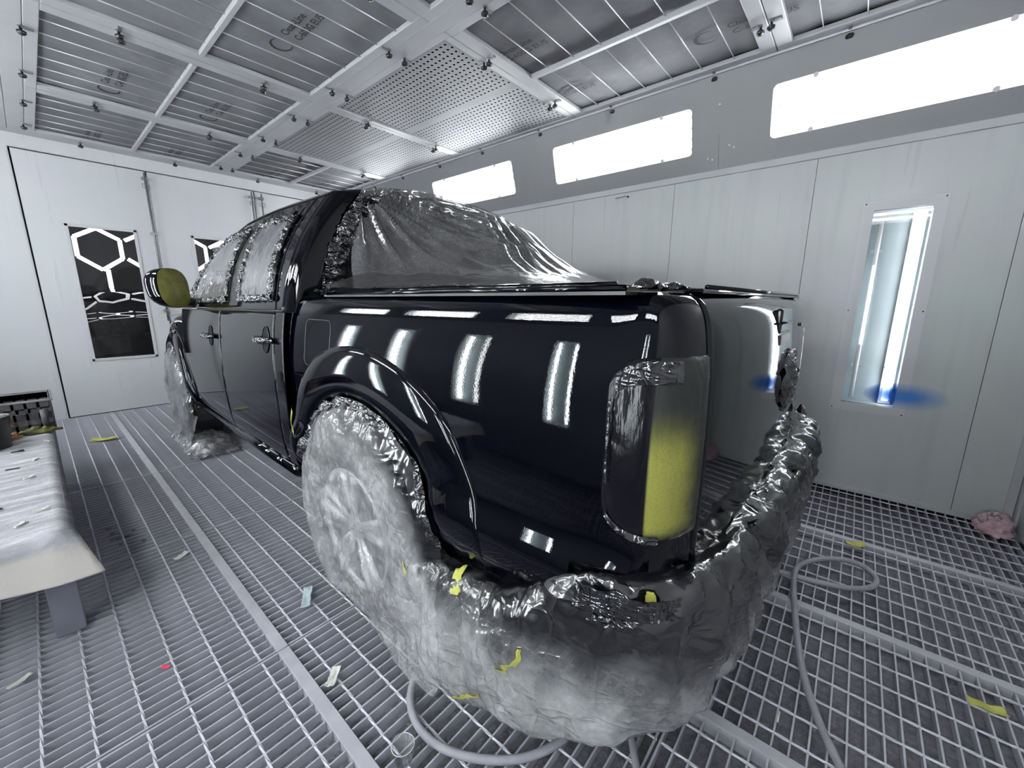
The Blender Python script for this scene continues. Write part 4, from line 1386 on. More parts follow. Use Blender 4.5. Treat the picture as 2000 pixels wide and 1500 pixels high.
# film over the rear window and the bed
LP = [(1.712, 1.795), (1.705, 1.70), (1.695, 1.58), (1.675, 1.45), (1.62, 1.35), (1.50, 1.305), (1.25, 1.294), (0.85, 1.292), (0.45, 1.290), (0.16, 1.288)]
RP = [(1.712, 1.795), (1.65, 1.72), (1.55, 1.62), (1.42, 1.52), (1.26, 1.43), (1.08, 1.365), (0.88, 1.325), (0.65, 1.305), (0.40, 1.296), (0.16, 1.288)]
LPs, RPs = bspline(LP, 10), bspline(RP, 10)
NR, NS = len(LPs), 120
G = []
for i in range(NR):
    t = i / (NR - 1)
    row = []
    for j in range(NS + 1):
        s_ = j / NS
        k = s_ ** 0.8
        y = lerp(LPs[i][0], RPs[i][0], k); z = lerp(LPs[i][1], RPs[i][1], k)
        xl = lerp(-0.53, -0.66, min(1, t * 2.2)) if t < 0.45 else lerp(-0.66, -0.855, min(1, (t - 0.45) / 0.1)); xr = lerp(0.64, 0.86, min(1, t * 1.6))
        xx = lerp(xl, xr, s_)
        ztop = 1.742 + 0.082 * (1 - min(1.0, abs(xx) / 0.655) ** 2.4)
        kk = max(0.0, 1 - t / 0.16)
        z += (ztop - 1.795) * kk * kk
        # fan of folds from the upper left corner, upright folds on the right
        ang = math.atan2(t * 1.8 + 1e-3, s_ + 1e-3)
        rad = math.hypot(t * 1.8, s_)
        env = math.exp(-((rad - 0.32) / 0.34) ** 2)
        f1 = 0.017 * env * (math.sin(ang * 34) ** 3 + 0.5 * math.sin(ang * 71 + 1.3))
        env2 = math.exp(-((s_ - 0.82) / 0.13) ** 2) * math.sin(math.pi * min(1, t * 2.0)) if t < 0.5 else 0
        f2 = 0.012 * env2 * (math.sin(s_ * 95 + t * 8) + 0.6 * math.sin(s_ * 173 + 2))
        f3 = 0.026 * math.exp(-((t - 0.10 - 0.42 * s_ + 0.25 * s_ * s_) / 0.035) ** 2) * math.sin(math.pi * s_)
        d = f1 + f2 + f3
        if t > 0.55: d = d * 0.4 + 0.012 * max(0, noise.noise((s_ * 6, y * 5, 2.0)))
        row.append((lerp(xl, xr, s_), y - d * 0.8, z + d * 0.6))
    G.append(row)
G = crumple(G, 0.008, 4.0, 3.3, lambda p: np.array([0, -0.7, 0.7]), oct_=2)
rfilm = MB().grid(G).build('rear_window_film', 'film_rear', None, True)
tag(on_truck(rfilm), 'grey speckled plastic film draped from cab roof over the bed', 'masking film')
# dark creased taped edge beside the left pillar
G = []
for i in range(60):
    v = i / 59
    row = []
    for j in range(13):
        u = j / 12
        px_, py_, pz_ = upper(0.0, lerp(0.99, 0.10, v))
        row.append((px_ + lerp(0.118, 0.225, u), 1.700 - 0.012 * math.sin(math.pi * u) + 0.0 * v, pz_ + 0.01))
    G.append(row)
G = crumple(G, 0.045, 16, 7.7, lambda p: np.array([-0.3, -1, 0]))
MB().grid(G).build('taped_edge', 'film_black', rfilm, True)
G = []
for i in range(70):
    y = lerp(1.62, 0.62, i / 69)
    G.append([(-0.84 + 0.03 * u, y, 1.288 + 0.010 * math.sin(math.pi * u)) for u in np.linspace(0, 1, 7)])
G = crumple(G, 0.016, 20, 2.7, lambda p: np.array([0, 0, 1]))
MB().grid(G).build('taped_edge', 'film_black', rfilm, True)
# loose black creases at the bed corner
for (x0, x1, y0, sd) in ((-0.86, -0.70, 0.13, 1.1), (-0.74, -0.64, 0.11, 6.0)):
    G = []
    for i in range(30):
        f = i / 29
        G.append([(lerp(x0, x1, f), y0 + 0.05 * u, 1.282 + 0.012 * math.sin(math.pi * u) * math.sin(math.pi * f)) for u in np.linspace(0, 1, 9)])
    G = crumple(G, 0.024, 14, sd, lambda p: np.array([0, 0, 1]), mask=lambda i, j, p: math.sin(math.pi * i / 29))
    MB().grid(G).build('loose_crease', 'film_black', rfilm, True)

# side window films with creased dark edges
def window_film(w0, w1, wt, v0, v1, label, seed):
    G = []
    nw, nv = 44, 40
    for i in range(nw + 1):
        row = []
        for j in range(nv + 1):
            v = lerp(v0, v1, j / nv)
            a, c = lerp(w0, wt[0], j / nv), lerp(w1, wt[1], j / nv)
            e = min(i, nw - i) / nw * 8; e2 = min(j, nv - j) / nv * 8
            row.append(tuple(upper(lerp(a, c, i / nw), v, 0.006 + 0.006 * min(1, e, e2))))
        G.append(row)
    G = crumple(G, 0.007, 7, seed, LEFT)
    o = MB().grid(G).build('side_window_film', 'film_win', None, True)
    tag(on_truck(o), label, 'masking film', 'films over the side windows')
    def strip(fa, fb):
        G = []
        for i in range(61):
            f = i / 60
            G.append([tuple(upper(*q, 0.012 + 0.006 * math.sin(math.pi * u))) for u in np.linspace(0, 1, 6) for q in [tuple(lerp(np.array(fa(f)), np.array(fb(f)), u))]])
        G = crumple(G, 0.03, 26, seed + 3, LEFT)
        MB().grid(G).build('creased_edge', 'film_black', o, True)
    W = lambda s_, v: (lerp(lerp(w0, wt[0], (v - v0) / (v1 - v0)), lerp(w1, wt[1], (v - v0) / (v1 - v0)), s_), v)
    strip(lambda f: W(0.0, lerp(v0, v1, f)), lambda f: W(0.09, lerp(v0, v1, f)))
    strip(lambda f: W(0.90, lerp(v0, v1, f)), lambda f: W(1.0, lerp(v0, v1, f)))
    strip(lambda f: W(f, v0), lambda f: W(f, v0 + 0.04))
    strip(lambda f: W(f, v1 - 0.07), lambda f: W(f, v1))
window_film(0.060, 0.295, (0.125, 0.435), 0.08, 0.83, 'creased pale film over the rear door window', 2.2)
window_film(0.378, 0.84, (0.535, 0.90), 0.08, 0.82, 'creased pale film over the front door window behind the mirror', 9.1)

# wheel films
def wheel_film(yc, xo, up_r, low_r, amp, seed, trail, label, mat, relief=True):
    G = []
    NRi, NT = 46, 128
    for i in range(NRi + 1):
        f = i / NRi
        row = []
        for k in range(NT):
            t = 360.0 * k / NT
            ta = t if t <= 270 else t - 360
            if -8 <= ta <= 188:
                Rb = up_r(ta) * 0.985
                Xb = xo + 0.035
            else:
                sn = abs(math.sin(math.radians(t)))
                Rb = min(0.367 / max(sn, 0.05), low_r)
                Xb = xo + 0.10
            if trail and 180 < t < 262:
                w = math.sin(math.pi * (t - 180) / 82) ** 0.8
                Rb = min(0.367 / max(abs(math.sin(math.radians(t))), 0.05), Rb + trail * w)
                Xb = lerp(Xb, xo - 0.01, w)
            # soften the change between arch part and drape
            r = Rb * f
            if r < 0.25: x = xo + 0.016 - 0.010 * (r / 0.25) ** 2
            elif r < 0.36: x = xo + 0.006 - 0.012 * math.sin(math.pi * (r - 0.25) / 0.11 / 2)
            else: x = xo - 0.006
            e = max(0.0, (f - 0.78) / 0.22)
            x = lerp(x, Xb, e ** 2.2)
            if relief and 0.05 < r < 0.235:
                a5 = math.radians(t) * 5 / 2
                sp = max(abs(math.cos(a5 + 0.42)), abs(math.cos(a5 - 0.42))) ** 10
                x -= 0.013 * sp * min(1, (r - 0.05) / 0.05) * min(1, (0.235 - r) / 0.02)
            row.append((x, yc + r * math.cos(math.radians(t)), max(0.008, WZ + r * math.sin(math.radians(t)))))
        G.append(row)
    for row in G:
        for k, p in enumerate(row):
            q = p[1] * 0.75 + p[2]
            w = noise.noise((q * 9 + seed, (p[1] - p[2]) * 2.2, seed)) + 0.5 * noise.noise((q * 24, (p[1] - p[2]) * 4, seed + 3))
            row[k] = (p[0] - 0.010 * (0.6 - abs(w) * 1.8), p[1], p[2])
    G = crumple(G, amp * 0.55, 6, seed, LEFT, True, lambda i, j, p: min(1.0, 0.15 + i / NRi * 1.2), 2)
    G = [[(p[0], p[1], max(p[2], 0.006)) for p in r] for r in G]
    o = MB().grid(G, True).build('wheel_film', mat, None, True)
    tag(on_truck(o), label, 'masking film', 'films over the wheels')
    return o
wfr = wheel_film(WH_R, -0.972, R_IN, 0.44, 0.03, 1.7, 0.20, 'silvery creased film bagging the rear wheel with spokes showing', 'film_wheel')
wff = wheel_film(WH_F, -0.975, F_IN, 0.43, 0.035, 5.1, 0.10, 'streaky creased film hanging over the front wheel to the floor', 'film_front', False)
G = []
for i in range(61):
    f = i / 60
    y = lerp(3.62, 4.62, f)
    hgt = 0.11 * math.sin(math.pi * f) ** 0.6 + 0.02
    G.append([(lerp(-1.03, -0.70, u) + 0.03 * noise.noise((f * 6, u * 2, 1.0)), y, max(0.006, hgt * math.sin(math.pi * min(1, 0.06 + u * 0.9)) )) for u in np.linspace(0, 1, 25)])
G = crumple(G, 0.07, 8, 2.9, lambda p: np.array([-0.3, -0.2, 1.0]), oct_=3)
G = [[(p[0], p[1], max(0.006, p[2])) for p in r] for r in G]
MB().grid(G).build('floor_skirt', 'film_front', wff, True)
def arch_edge(yc, rin, t0, t1, V, par, wd=0.05, seed=1.0):
    G = []
    for i in range(121):
        t = lerp(t0, t1, i / 120)
        row = []
        for u in np.linspace(0, 1, 9):
            r = rin(t) * 0.992 - wd * u
            y = yc + r * math.cos(math.radians(t)); z = WZ + r * math.sin(math.radians(t))
            x = side_at(y, max(z, 0.42), V)[0]
            row.append((x - 0.006 - 0.012 * math.sin(math.pi * u), y, z))
        G.append(row)
    G = crumple(G, 0.04, 15, seed, LEFT)
    MB().grid(G).build('creased_edge', 'film_black', par, True)
arch_edge(WH_R, R_IN, -2, 178, V_BED, wfr, 0.055, 3.0)
arch_edge(WH_F, F_IN, 20, 180, V_FEN, wff, 0.05, 6.0)
def tape_on(par, pts, w0, mat='yellow'):
    G = []
    for i, p in enumerate(pts):
        p = Vector(p)
        w = w0 * (0.6 + 0.5 * math.sin(math.pi * (i + 0.5) / len(pts)) + 0.3 * noise.noise((i * 0.9, p.y * 9, 2.0)))
        G.append([tuple(p + Vector((0, 0, w * (u - 0.5))) + Vector((-0.002 * math.sin(u * 3), 0, 0))) for u in (0, 0.33, 0.66, 1)])
    MB().grid(G).build('yellow_tape', mat, par, True)
tape_on(wfr, [(-0.985, 0.80, 0.445), (-0.988, 0.79, 0.43), (-0.985, 0.78, 0.415)], 0.02)
tape_on(wfr, [(-0.98, 1.60, 0.80), (-0.985, 1.615, 0.74), (-0.98, 1.61, 0.68)], 0.03)

# film around the rear bumper
NODES = [  # outer x, y, attach x, y, z, bottom z
    (-0.945, 0.86, -0.885, 0.86, 0.46, 0.09), (-0.985, 0.68, -0.905, 0.68, 0.475, 0.095), (-1.0, 0.50, -0.905, 0.50, 0.50, 0.12), (-1.0, 0.33, -0.905, 0.34, 0.545, 0.18),
    (-0.938, 0.19, -0.90, 0.21, 0.672, 0.25), (-0.908, 0.062, -0.88, 0.09, 0.682, 0.29), (-0.82, -0.005, -0.81, 0.045, 0.682, 0.31), (-0.65, -0.05, -0.65, 0.045, 0.66, 0.31), (-0.30, -0.06, -0.30, 0.03, 0.655, 0.30),
    (0.05, -0.065, 0.05, 0.03, 0.65, 0.30), (0.40, -0.07, 0.40, 0.03, 0.65, 0.30), (0.70, -0.07, 0.68, 0.035, 0.655, 0.30), (0.90, -0.05, 0.83, 0.05, 0.68, 0.30), (1.0, 0.02, 0.90, 0.10, 0.70, 0.31), (1.03, 0.14, 0.92, 0.17, 0.69, 0.32)]
ND = bspline(NODES, 16)
G = []
for (ox, oy, ax, ay, az, bz) in ND:
    dx, dy = ox - ax, oy - ay
    H = az - bz
    sec = [(0.0, az + 0.012), (0.3, az + 0.006), (0.75, az - 0.008), (0.95, az - 0.05), (1.0, az - 0.35 * H), (1.03, az - 0.62 * H), (1.0, az - 0.80 * H), (0.85, bz + 0.02), (0.55, bz - 0.0), (0.1, bz + 0.015), (-0.6, bz + 0.05)]
    sp = bspline(sec, 6)
    G.append([(ax + dx * f, ay + dy * f, z) for f, z in sp])
def outw(p):
    if p[1] > 0.12 and p[0] < 0: return np.array([-1.0, 0, 0.1])
    return np.array([p[0] * 0.3, -1.0, 0.1])
ln = len(G[0])
# hanging folds from the taped edge plus sharp creases
for i in range(len(G)):
    for j in range(ln):
        p = np.array(G[i][j]); v = j / ln
        tt = ND[i][0] * 9 + ND[i][1] * 9
        fold = 0.016 * noise.noise((tt, v * 1.5, 0.3)) * math.sin(math.pi * min(1, v * 1.6))
        n_ = noise.noise((tt * 2.7 + v * 3, v * 0.8, 4.0))
        fold += 0.014 * (1 - abs(n_) * 2.2) * math.exp(-((v - 0.35) / 0.25) ** 2)
        if ND[i][1] < 0.0:      # baggy diagonal folds across the rear
            n3 = noise.noise((tt * 1.3 - v * 5, v * 2, 9.0))
            fold += 0.024 * (0.6 - abs(n3) * 2) * math.sin(math.pi * min(1, v * 1.3))
        o = outw(p); o = o / np.linalg.norm(o)
        G[i][j] = tuple(p + o * fold)
G = crumple(G, 0.040, 4.2, 8.8, outw, False, lambda i, j, p: min(1.0, j / ln * 9), 2)
G = crumple(G, 0.009, 15.0, 1.8, outw, False, lambda i, j, p: min(1.0, j / ln * 9), 2)
bfilm = MB().grid(G).build('bumper_film', 'film_bump', None, True)
tag(on_truck(bfilm), 'baggy grey speckled film wrapped around the rear bumper', 'masking film')
# black painted flap on the bumper corner
G = []
FP = bspline([(-0.948, 0.20), (-0.946, 0.16), (-0.938, 0.115), (-0.925, 0.075), (-0.900, 0.040), (-0.870, 0.018)], 10)
nf = len(FP)
for i in range(nf):
    f = i / (nf - 1)
    G.append([(FP[i][0] - 0.006, FP[i][1] - 0.006, lerp(lerp(0.688, 0.690, f), lerp(0.592, 0.640, f), v)) for v in np.linspace(0, 1, 27)])
G = crumple(G, 0.020, 15, 4.4, outw, False, lambda i, j, p: 0.06 + 1.2 * (1 if (i < 5 or j > 21 or j < 2) else 0), 3)
MB().grid(G).build('painted_flap', 'film_black', bfilm, True)
from mathutils.bvhtree import BVHTree
BV = BVHTree.FromPolygons([Vector(v.co) for v in bfilm.data.vertices], [tuple(p.vertices) for p in bfilm.data.polygons])
def film_tape(pts, w):
    c = bspline(pts, 5)
    G = []
    for i, p in enumerate(c):
        p = Vector(p)
        loc, nrm, _, _ = BV.find_nearest(p)
        if nrm.dot(Vector(outw(loc))) < 0: nrm = -nrm
        t = Vector(c[min(i + 1, len(c) - 1)]) - Vector(c[max(0, i - 1)])
        b_ = nrm.cross(t).normalized()
        ww = w * (0.55 + 0.45 * math.sin(math.pi * (i + 0.6) / len(c)) + 0.2 * noise.noise((i * 0.7, w * 50, 1.0)))
        G.append([tuple(loc + nrm * (0.005 + 0.003 * math.sin(u * 5)) + b_ * ww * u) for u in (-0.5, -0.17, 0.17, 0.5)])
    MB().grid(G).build('yellow_tape', 'yellow', bfilm, True)
film_tape([(-0.99, 0.365, 0.384), (-0.99, 0.34, 0.405), (-0.99, 0.321, 0.430), (-0.99, 0.31, 0.462)], 0.016)
film_tape([(-0.985, 0.554, 0.145), (-0.985, 0.513, 0.179), (-0.985, 0.481, 0.200), (-0.985, 0.446, 0.235)], 0.013)
film_tape([(-0.93, 0.578, 0.490), (-0.93, 0.570, 0.47), (-0.94, 0.562, 0.445)], 0.035)
film_tape([(-0.90, 0.045, 0.69), (-0.905, 0.042, 0.665), (-0.905, 0.04, 0.640)], 0.022)
# film end at the far corner: pointed tuft
G = []
for i in range(25):
    t = 2 * math.pi * i / 24
    G.append([(0.90 + (0.10 * (1 - v) ** 0.8 + 0.008) * math.cos(t), 0.015 + (0.075 * (1 - v) ** 0.8 + 0.005) * math.sin(t), lerp(0.50, 0.735, v)) for v in np.linspace(0, 1, 16)])
G = crumple(G, 0.02, 7, 3.9, lambda p: np.array([p[0] - 0.9, p[1] - 0.015, 0.001]))
MB().grid(G).build('gathered_end', 'film_bump', bfilm, True)
MB().tube([(-0.40, -0.035, 0.655), (0.1, -0.055, 0.60), (0.5, -0.075, 0.585), (0.86, -0.07, 0.64)], [0.006, 0.012, 0.014, 0.01], 7).build('twisted_fold', 'film_bump', bfilm, True)

# crumpled black film on the tailgate badge
G = []
for i in range(20):
    r = i / 19
    G.append([(0.16 + 0.105 * r * math.cos(t), tg_y(0.16, 0.97) - 0.024 * (1 - r ** 3) + 0.003, 0.975 + 0.115 * r * math.sin(t)) for t in np.linspace(0, 2 * math.pi, 41)[:-1]])
G = crumple(G, 0.035, 24, 6.6, lambda p: np.array([0, -1.0, 0]), True, lambda i, j, p: 1.0 if i > 2 else 0.4)
bd = MB().grid(G, True).build('badge_film', 'film_black', None, True)
tag(on_truck(bd), 'round crumpled black film taped over the tailgate badge', 'masking film')

# ------------------------------------------------------------------ bench with its paper cover, crate and bucket
MAT['benchleg'] = simple('blue_grey_steel', (0.22, 0.22, 0.27), (0.17, 0.17, 0.21), 0.5)
BX0, BX1, BY0, BY1, BZT = -0.72, -0.03, 2.03, 4.10, 0.452
bench = empty('work_bench', ((BX0 + BX1) / 2, (BY0 + BY1) / 2, 0))
tag(bench, 'long low steel bench under grey paper beside the truck', 'bench')
bcx, bcy = bench.location.x, bench.location.y
MB().box(BX0 - bcx, BY0 - bcy, BZT - 0.05, BX1 - bcx, BY1 - bcy, BZT - 0.006).build('bench_top', 'beam', bench, bev=0.004)
for lx in (BX0 + 0.05, BX1 - 0.055):
    for ly in (BY0 + 0.12, BY1 - 0.12):
        m = MB().box(lx - 0.04 - bcx, ly - 0.022 - bcy, 0.002, lx + 0.04 - bcx, ly + 0.022 - bcy, BZT - 0.05)
        m.build('leg', 'benchleg', bench, bev=0.004)
def mk_paper():
    m, nt, b = nmat('dusty_grey_paper')
    setp(b, Roughness=0.8)
    v = coords(nt); v2 = coords(nt, (2.0, 9.0, 2.0))
    c = ramp(nt, ntex(nt, v2, 2.2, 6, 0.7), [(0.3, (0.20, 0.20, 0.215)), (0.52, (0.34, 0.34, 0.365)), (0.72, (0.58, 0.58, 0.61))])
    o = sepv(nt, v)
    c = mixc(nt, sstep(nt, o[2], 0.435, 0.40), c, (0.50, 0.47, 0.44))
    nt.links.new(c, b.inputs['Base Color'])
    bump(nt, b, ntex(nt, v, 14, 5, 0.7), 0.5, 0.012)
    return m
# cover: top plus the flap hanging over the near end, corner kicked outward
G = []
NX, NY = 46, 130
for j in range(NY + 1):
    q = j / NY
    row = []
    for i in range(NX + 1):
        u = i / NX
        x = lerp(BX0 - 0.02, BX1 + 0.012, u)
        if q < 0.80:
            y = lerp(BY1 + 0.01, BY0 - 0.01, q / 0.80); z = BZT + 0.004
            if u > 0.965: z -= 0.03 * (u - 0.965) / 0.035
        else:
            h = (q - 0.80) / 0.20
            flare_ = 0.05 * h + 0.06 * h * h * max(0, (u - 0.75) / 0.25) ** 2
            y = BY0 - 0.01 - 0.014 * math.sin(min(1, h * 4) * math.pi / 2) - flare_ * 0.6
            z = BZT + 0.004 - 0.135 * h * (1 - 0.18 * math.sin(u * 5)) 
            x += 0.05 * h * max(0, (u - 0.8) / 0.2)
            z += 0.03 * math.exp(-((u - 0.93) / 0.05) ** 2) * math.exp(-((h - 0.15) / 0.2) ** 2)
        wr = 0.004 * noise.noise((x * 9, y * 16, 1.0)) + 0.006 * max(0, noise.noise((x * 4, y * 7, 5.0)))
        if q >= 0.80: y -= 3.0 * wr
        else: z += max(0.0, wr)
        row.append((x, y, z))
    G.append(row)
cov = MB().grid(G).build('bench_cover', mk_paper(), None, True, solid=0.0015)
tag(cov, 'wrinkled grey paper sheet covering the bench and hanging over its end', 'paper sheet')

# crate
CX0, CX1, CYA, CYB, CZ0, CZ1 = -0.56, -0.012, 3.72, 4.08, 0.462, 0.655
crate = empty('plastic_crate', ((CX0 + CX1) / 2, (CYA + CYB) / 2, CZ0))
tag(crate, 'dark grey slotted plastic crate standing on the bench', 'crate')
ccx, ccy = crate.location.x, crate.location.y
hx, hy, hh = (CX1 - CX0) / 2, (CYB - CYA) / 2, CZ1 - CZ0
MB().box(-hx, -hy, 0, hx, hy, 0.008).build('crate_floor', 'crate', crate)
for sy in (-1, 1):
    m = MB()
    y0, y1 = (sy * hy - 0.003, sy * hy + 0.003)
    # three bands with slots between the posts
    for (z0, z1) in ((0.0, 0.045), (0.075, 0.115), (0.145, hh)):
        m.box(-hx, y0, z0, hx, y1, z1)
    for k in range(12):
        x = -hx + 2 * hx * k / 11
        m.box(x - 0.006, y0, 0, x + 0.006, y1, hh)
    if sy > 0:
        m.box(-hx, y0, 0.0, hx, y1, hh)
    else:
        m.box(-hx, y0, 0.0, hx - 0.2, y1, hh - 0.02)
    m.build('crate_side', 'crate', crate)
for sx in (-1, 1):
    m = MB()
    for (z0, z1) in ((0.0, 0.05), (0.08, 0.12), (0.15, hh)):
        m.box(sx * hx - 0.003, -hy, z0, sx * hx + 0.003, hy, z1)
    for k in range(7):
        y = -hy + 2 * hy * k / 6
        m.box(sx * hx - 0.003, y - 0.006, 0, sx * hx + 0.003, y + 0.006, hh)
    m.build('crate_side', 'crate', crate)
rm = MB()
for (a, b_, c_, d_) in ((-hx - 0.012, -hy - 0.012, hx + 0.012, -hy + 0.004), (-hx - 0.012, hy - 0.004, hx + 0.012, hy + 0.012), (-hx - 0.012, -hy, -hx + 0.004, hy), (hx - 0.004, -hy, hx + 0.012, hy)):
    rm.box(a, b_, hh - 0.012, c_, d_, hh)
rm.build('crate_rim', 'cratewhite', crate, bev=0.003)
def rag(name, c, sx, sy, sz, mat, label, cat, seed, rz=0.0):
    G = []
    for i in range(25):
        f = i / 24
        th = f * math.pi / 2
        row = []
        for k in range(36):
            a = 2 * math.pi * k / 36
            rr = math.cos(th) if i < 24 else 0.02
            w = 1 + 0.28 * noise.noise((math.cos(a) * 1.7 + seed, math.sin(a) * 1.7, f * 2)) + 0.12 * noise.noise((math.cos(a) * 5, math.sin(a) * 5 + seed, f * 5))
            row.append((sx * rr * w * math.cos(a), sy * rr * w * math.sin(a), sz * math.sin(th) * (1 + 0.35 * noise.noise((math.cos(a) * 3 * rr, math.sin(a) * 3 * rr, seed)))))
        G.append(row)
    G = crumple(G, min(sx, sy, sz) * 0.95, 2.0 / max(sx, sy), seed, lambda p: np.array([p[0], p[1], p[2] + 0.01]), True)
    G = [[(p[0], p[1], max(p[2], 0.001)) for p in r] for r in G]
    o = MB().grid(G, True).build(name, mat, None, True)
    o.location = c; o.rotation_euler = (0, 0, rz)
    return tag(o, label, cat)
rag('orange_rag', (-0.235, 3.625, BZT + 0.012), 0.075, 0.05, 0.045, 'orange', 'orange cloth scrap lying between crate and bucket', 'rag', 1.4)
rag('orange_rag', (-0.30, 3.86, CZ0 + 0.012), 0.12, 0.09, 0.09, 'orange', 'orange cloth stuffed inside the plastic crate', 'rag', 4.4)
rag('olive_rag', (-0.085, 3.67, BZT + 0.010), 0.085, 0.025, 0.03, 'olive', 'yellow green film scrap at the foot of the crate', 'scrap', 8.4)
# bucket
bk = empty('bucket', (-0.27, 3.47, BZT + 0.012))
tag(bk, 'black plastic bucket on the bench in front of the crate', 'bucket')
MB().lathe([(0.085, 0.0), (0.09, 0.004), (0.105, 0.16), (0.108, 0.162), (0.108, 0.168), (0.101, 0.168), (0.099, 0.16), (0.083, 0.008)], 32).build('bucket_body', 'black', bk, True)
MB().tube([(0.107 * math.cos(a), 0.107 * math.sin(a) * 0.9, 0.155 - 0.05 * math.sin(a)) for a in np.linspace(0, math.pi, 16)], 0.003, 6).build('bucket_handle', 'steel', bk, True)
# spray gun shaped dark tool hanging on the crate end
tl = MB().tube([(0, 0, 0.0), (0.004, -0.005, 0.05), (0.006, -0.01, 0.13)], [0.008, 0.016, 0.018], 10).tube([(0.004, -0.005, 0.045), (0.035, -0.02, 0.06)], 0.003, 6)
t_ = tl.build('hand_tool', 'crate', None, True)
t_.location = (-0.05, 3.695, 0.466)
tag(t_, 'dark handled brush leaning on the end of the crate', 'brush')
# small litter on the paper
for k, (x, y, a) in enumerate([(-0.16, 3.28, 0.3), (-0.10, 3.05, 1.2), (-0.12, 2.75, 0.7), (-0.20, 2.42, 2.0), (-0.09, 2.28, 0.2), (-0.05, 3.4, 1.7), (-0.17, 2.95, 2.6), (-0.14, 2.18, 0.9)]):
    m = MB().obox((0, 0, 0.004), 0.045, 0.008, 0.004, Matrix.Rotation(0.1, 3, 'Y')).obox((0.012, 0.006, 0.005), 0.02, 0.012, 0.003, Matrix.Rotation(0.5, 3, 'Z'))
    o = m.build('paper_scrap', 'paper' if k % 3 else 'rubber')
    o.location = (x, y, BZT + 0.009); o.rotation_euler = (0, 0, a)
    tag(o, ('thin pale paper shred lying on the bench cover' if k % 3 else 'thin dark shred lying on the bench cover'), 'scrap', 'shreds on the bench cover, %s' % ('pale' if k % 3 else 'dark'))

# ------------------------------------------------------------------ hoses and litter on the gratings
def hose(pts, label, r=0.0115):
    c = bspline([(x, y, z) for x, y, z in pts], 10)
    o = MB().tube([tuple(p) for p in c], r, 10).build('air_hose', 'hose', None, True)
    tag(o, label, 'hose', 'grey air hoses on the gratings')
hz = 0.0125
hose([(2.102, 0.62, hz), (2.102, 0.301, hz), (2.089, 0.126, hz), (2.123, -0.027, hz), (2.159, -0.134, hz), (2.223, -0.203, hz), (2.303, -0.235, hz), (2.400, -0.208, hz), (2.428, -0.129, hz), (2.371, -0.042, hz), (2.287, 0.024, hz), (2.185, 0.063, hz + 0.008), (2.095, 0.066, hz + 0.024), (2.02, 0.061, hz + 0.016), (1.89, 0.043, hz), (1.676, 0.012, hz), (1.489, -0.025, hz), (1.346, -0.076, hz), (1.239, -0.127, hz), (1.10, -0.22, hz), (0.95, -0.36, hz), (0.75, -0.55, hz), (0.50, -0.68, hz), (0.10, -0.74, hz), (-0.4, -0.76, hz)], 'grey hose making a loop on the grating between truck tail and lamp wall')
hose([(1.10, 0.86, hz), (0.95, 0.93, hz), (0.80, 0.985, hz), (0.685, 1.003, hz), (0.605, 0.947, hz), (0.560, 0.872, hz), (0.551, 0.775, hz), (0.585, 0.678, hz), (0.651, 0.580, hz), (0.728, 0.514, hz), (0.834, 0.474, hz), (0.96, 0.47, hz), (1.08, 0.53, hz), (1.18, 0.62, hz)], 'grey hose curling out from under the rear bumper beside the wheel')
hose([(1.30, 0.46, 0.012), (1.12, 0.42, 0.012), (0.991, 0.373, 0.012), (0.943, 0.339, 0.012), (0.878, 0.295, 0.012), (0.80, 0.24, 0.012), (0.62, 0.10, 0.012), (0.45, -0.12, 0.012), (0.2, -0.35, 0.012), (-0.2, -0.5, 0.012), (-0.6, -0.55, 0.012)], 'straight grey hose running out from under the rear bumper corner', 0.010)

def scrap(x, y, w, l, rz, mat, label, cat, seed, curl=0.02, name='tape_scrap'):
    G = []
    for i in range(15):
        f = i / 14 - 0.5
        G.append([(w * u * (1 + 0.25 * noise.noise((f * 5, seed, u))), l * f, 0.003 + curl * (1.4 * f * f + 0.5 * u * u) + curl * 0.35 * (1 + noise.noise((f * 4, u * 3, seed)))) for u in np.linspace(-0.5, 0.5, 9)])
    o = MB().grid(G).build(name, mat, None, True, solid=0.001)
    o.location = (x, y, 0.001); o.rotation_euler = (0, 0, rz)
    tag(o, label, cat)
scrap(0.245, 5.02, 0.07, 0.17, 1.2, 'yellow', 'crumpled yellow tape scrap on the grating near the booth doors', 'tape scrap', 1.0, 0.03)
scrap(2.615, -0.15, 0.045, 0.085, 0.5, 'yellow', 'yellow tape scrap on the grating above the hose loop', 'tape scrap', 2.0)
scrap(1.754, -0.472, 0.035, 0.085, 0.15, 'yellow', 'folded yellow tape piece between grating bars away from the hose loop', 'tape scrap', 3.0)
scrap(0.575, 1.63, 0.035, 0.13, -0.5, 'bluepaper', 'pale blue shred of film on the grating beside the rear wheel', 'film scrap', 4.0, 0.02, 'film_scrap')
scrap(0.298, 2.40, 0.03, 0.07, -0.9, 'paper', 'small cream paper scrap beside the floor beam', 'scrap', 5.0, 0.01, 'paper_scrap')
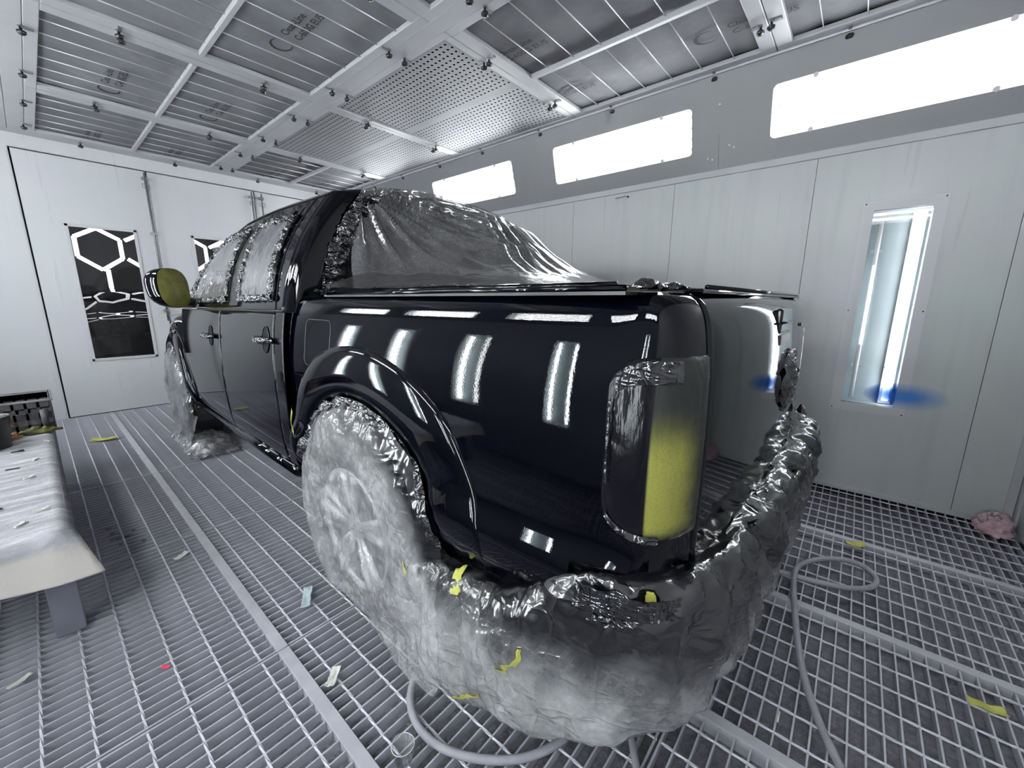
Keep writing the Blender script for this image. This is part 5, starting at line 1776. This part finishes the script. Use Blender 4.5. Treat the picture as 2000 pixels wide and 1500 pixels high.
scrap(0.472, 1.186, 0.028, 0.075, -0.8, 'paper', 'cream folded paper scrap next to the rear wheel film', 'scrap', 6.0, 0.015, 'paper_scrap')
scrap(-0.213, 1.965, 0.018, 0.06, -1.0, 'paper', 'pale shred on the grating under the bench end', 'scrap', 7.0, 0.008, 'paper_scrap')
scrap(0.113, 1.668, 0.014, 0.028, 0.6, 'redbit', 'tiny red plastic bit on the grating', 'scrap', 8.0, 0.006, 'plastic_bit')
for (x, y, a, n_) in ((1.56, -0.02, 0.5, 'hose side'), (1.30, 0.02, -0.1, 'bumper film')):
    o = MB().tube([(-0.02, 0, 0.006), (0.02, 0.004, 0.006)], 0.0035, 7).build('stick_scrap', 'paper', None, True)
    o.location = (x, y, 0.0); o.rotation_euler = (0, 0, a)
    tag(o, 'short white stick on the grating at the %s' % n_, 'scrap')
rag('pink_rag', (3.30, -0.735, 0.003), 0.085, 0.065, 0.085, 'pink', 'crumpled pink cloth in the corner by the lamp wall', 'rag', 3.1)
cp = empty('plastic_cup', (0.483, 0.80, 0.001))
tag(cp, 'small clear plastic cup standing on the grating by the hose', 'cup')
MB().lathe([(0.024, 0.0), (0.0245, 0.001), (0.031, 0.05), (0.0318, 0.05), (0.0318, 0.053), (0.0300, 0.053), (0.0235, 0.003)], 28).build('cup_wall', 'cup', cp, True)
MB().tube([(0.031 * math.cos(a), 0.031 * math.sin(a), 0.052) for a in np.linspace(0, 2 * math.pi, 28, endpoint=False)], 0.0014, 6, closed=True).build('cup_rim', 'lampframe', cp, True)

# dark paint drips dried on the grating bars beside the bench
random.seed(11)
for k in range(9):
    x, y = 0.16 + random.uniform(-0.07, 0.07), 2.86 + random.uniform(-0.16, 0.16)
    y = round((y - 2.608) / 0.0421) * 0.0421 + 2.608
    r = random.uniform(0.008, 0.016)
    o = MB().lathe([(r, 0.0), (r * 0.9, 0.0012), (r * 0.4, 0.0018)], 12, None, (3, 0.2)).build('paint_drip', 'black', None, True)
    o.location = (x, y, 0.0008)
    tag(o, 'small black paint drip dried on the grating beside the bench', 'paint drip', 'paint drips on the grating')
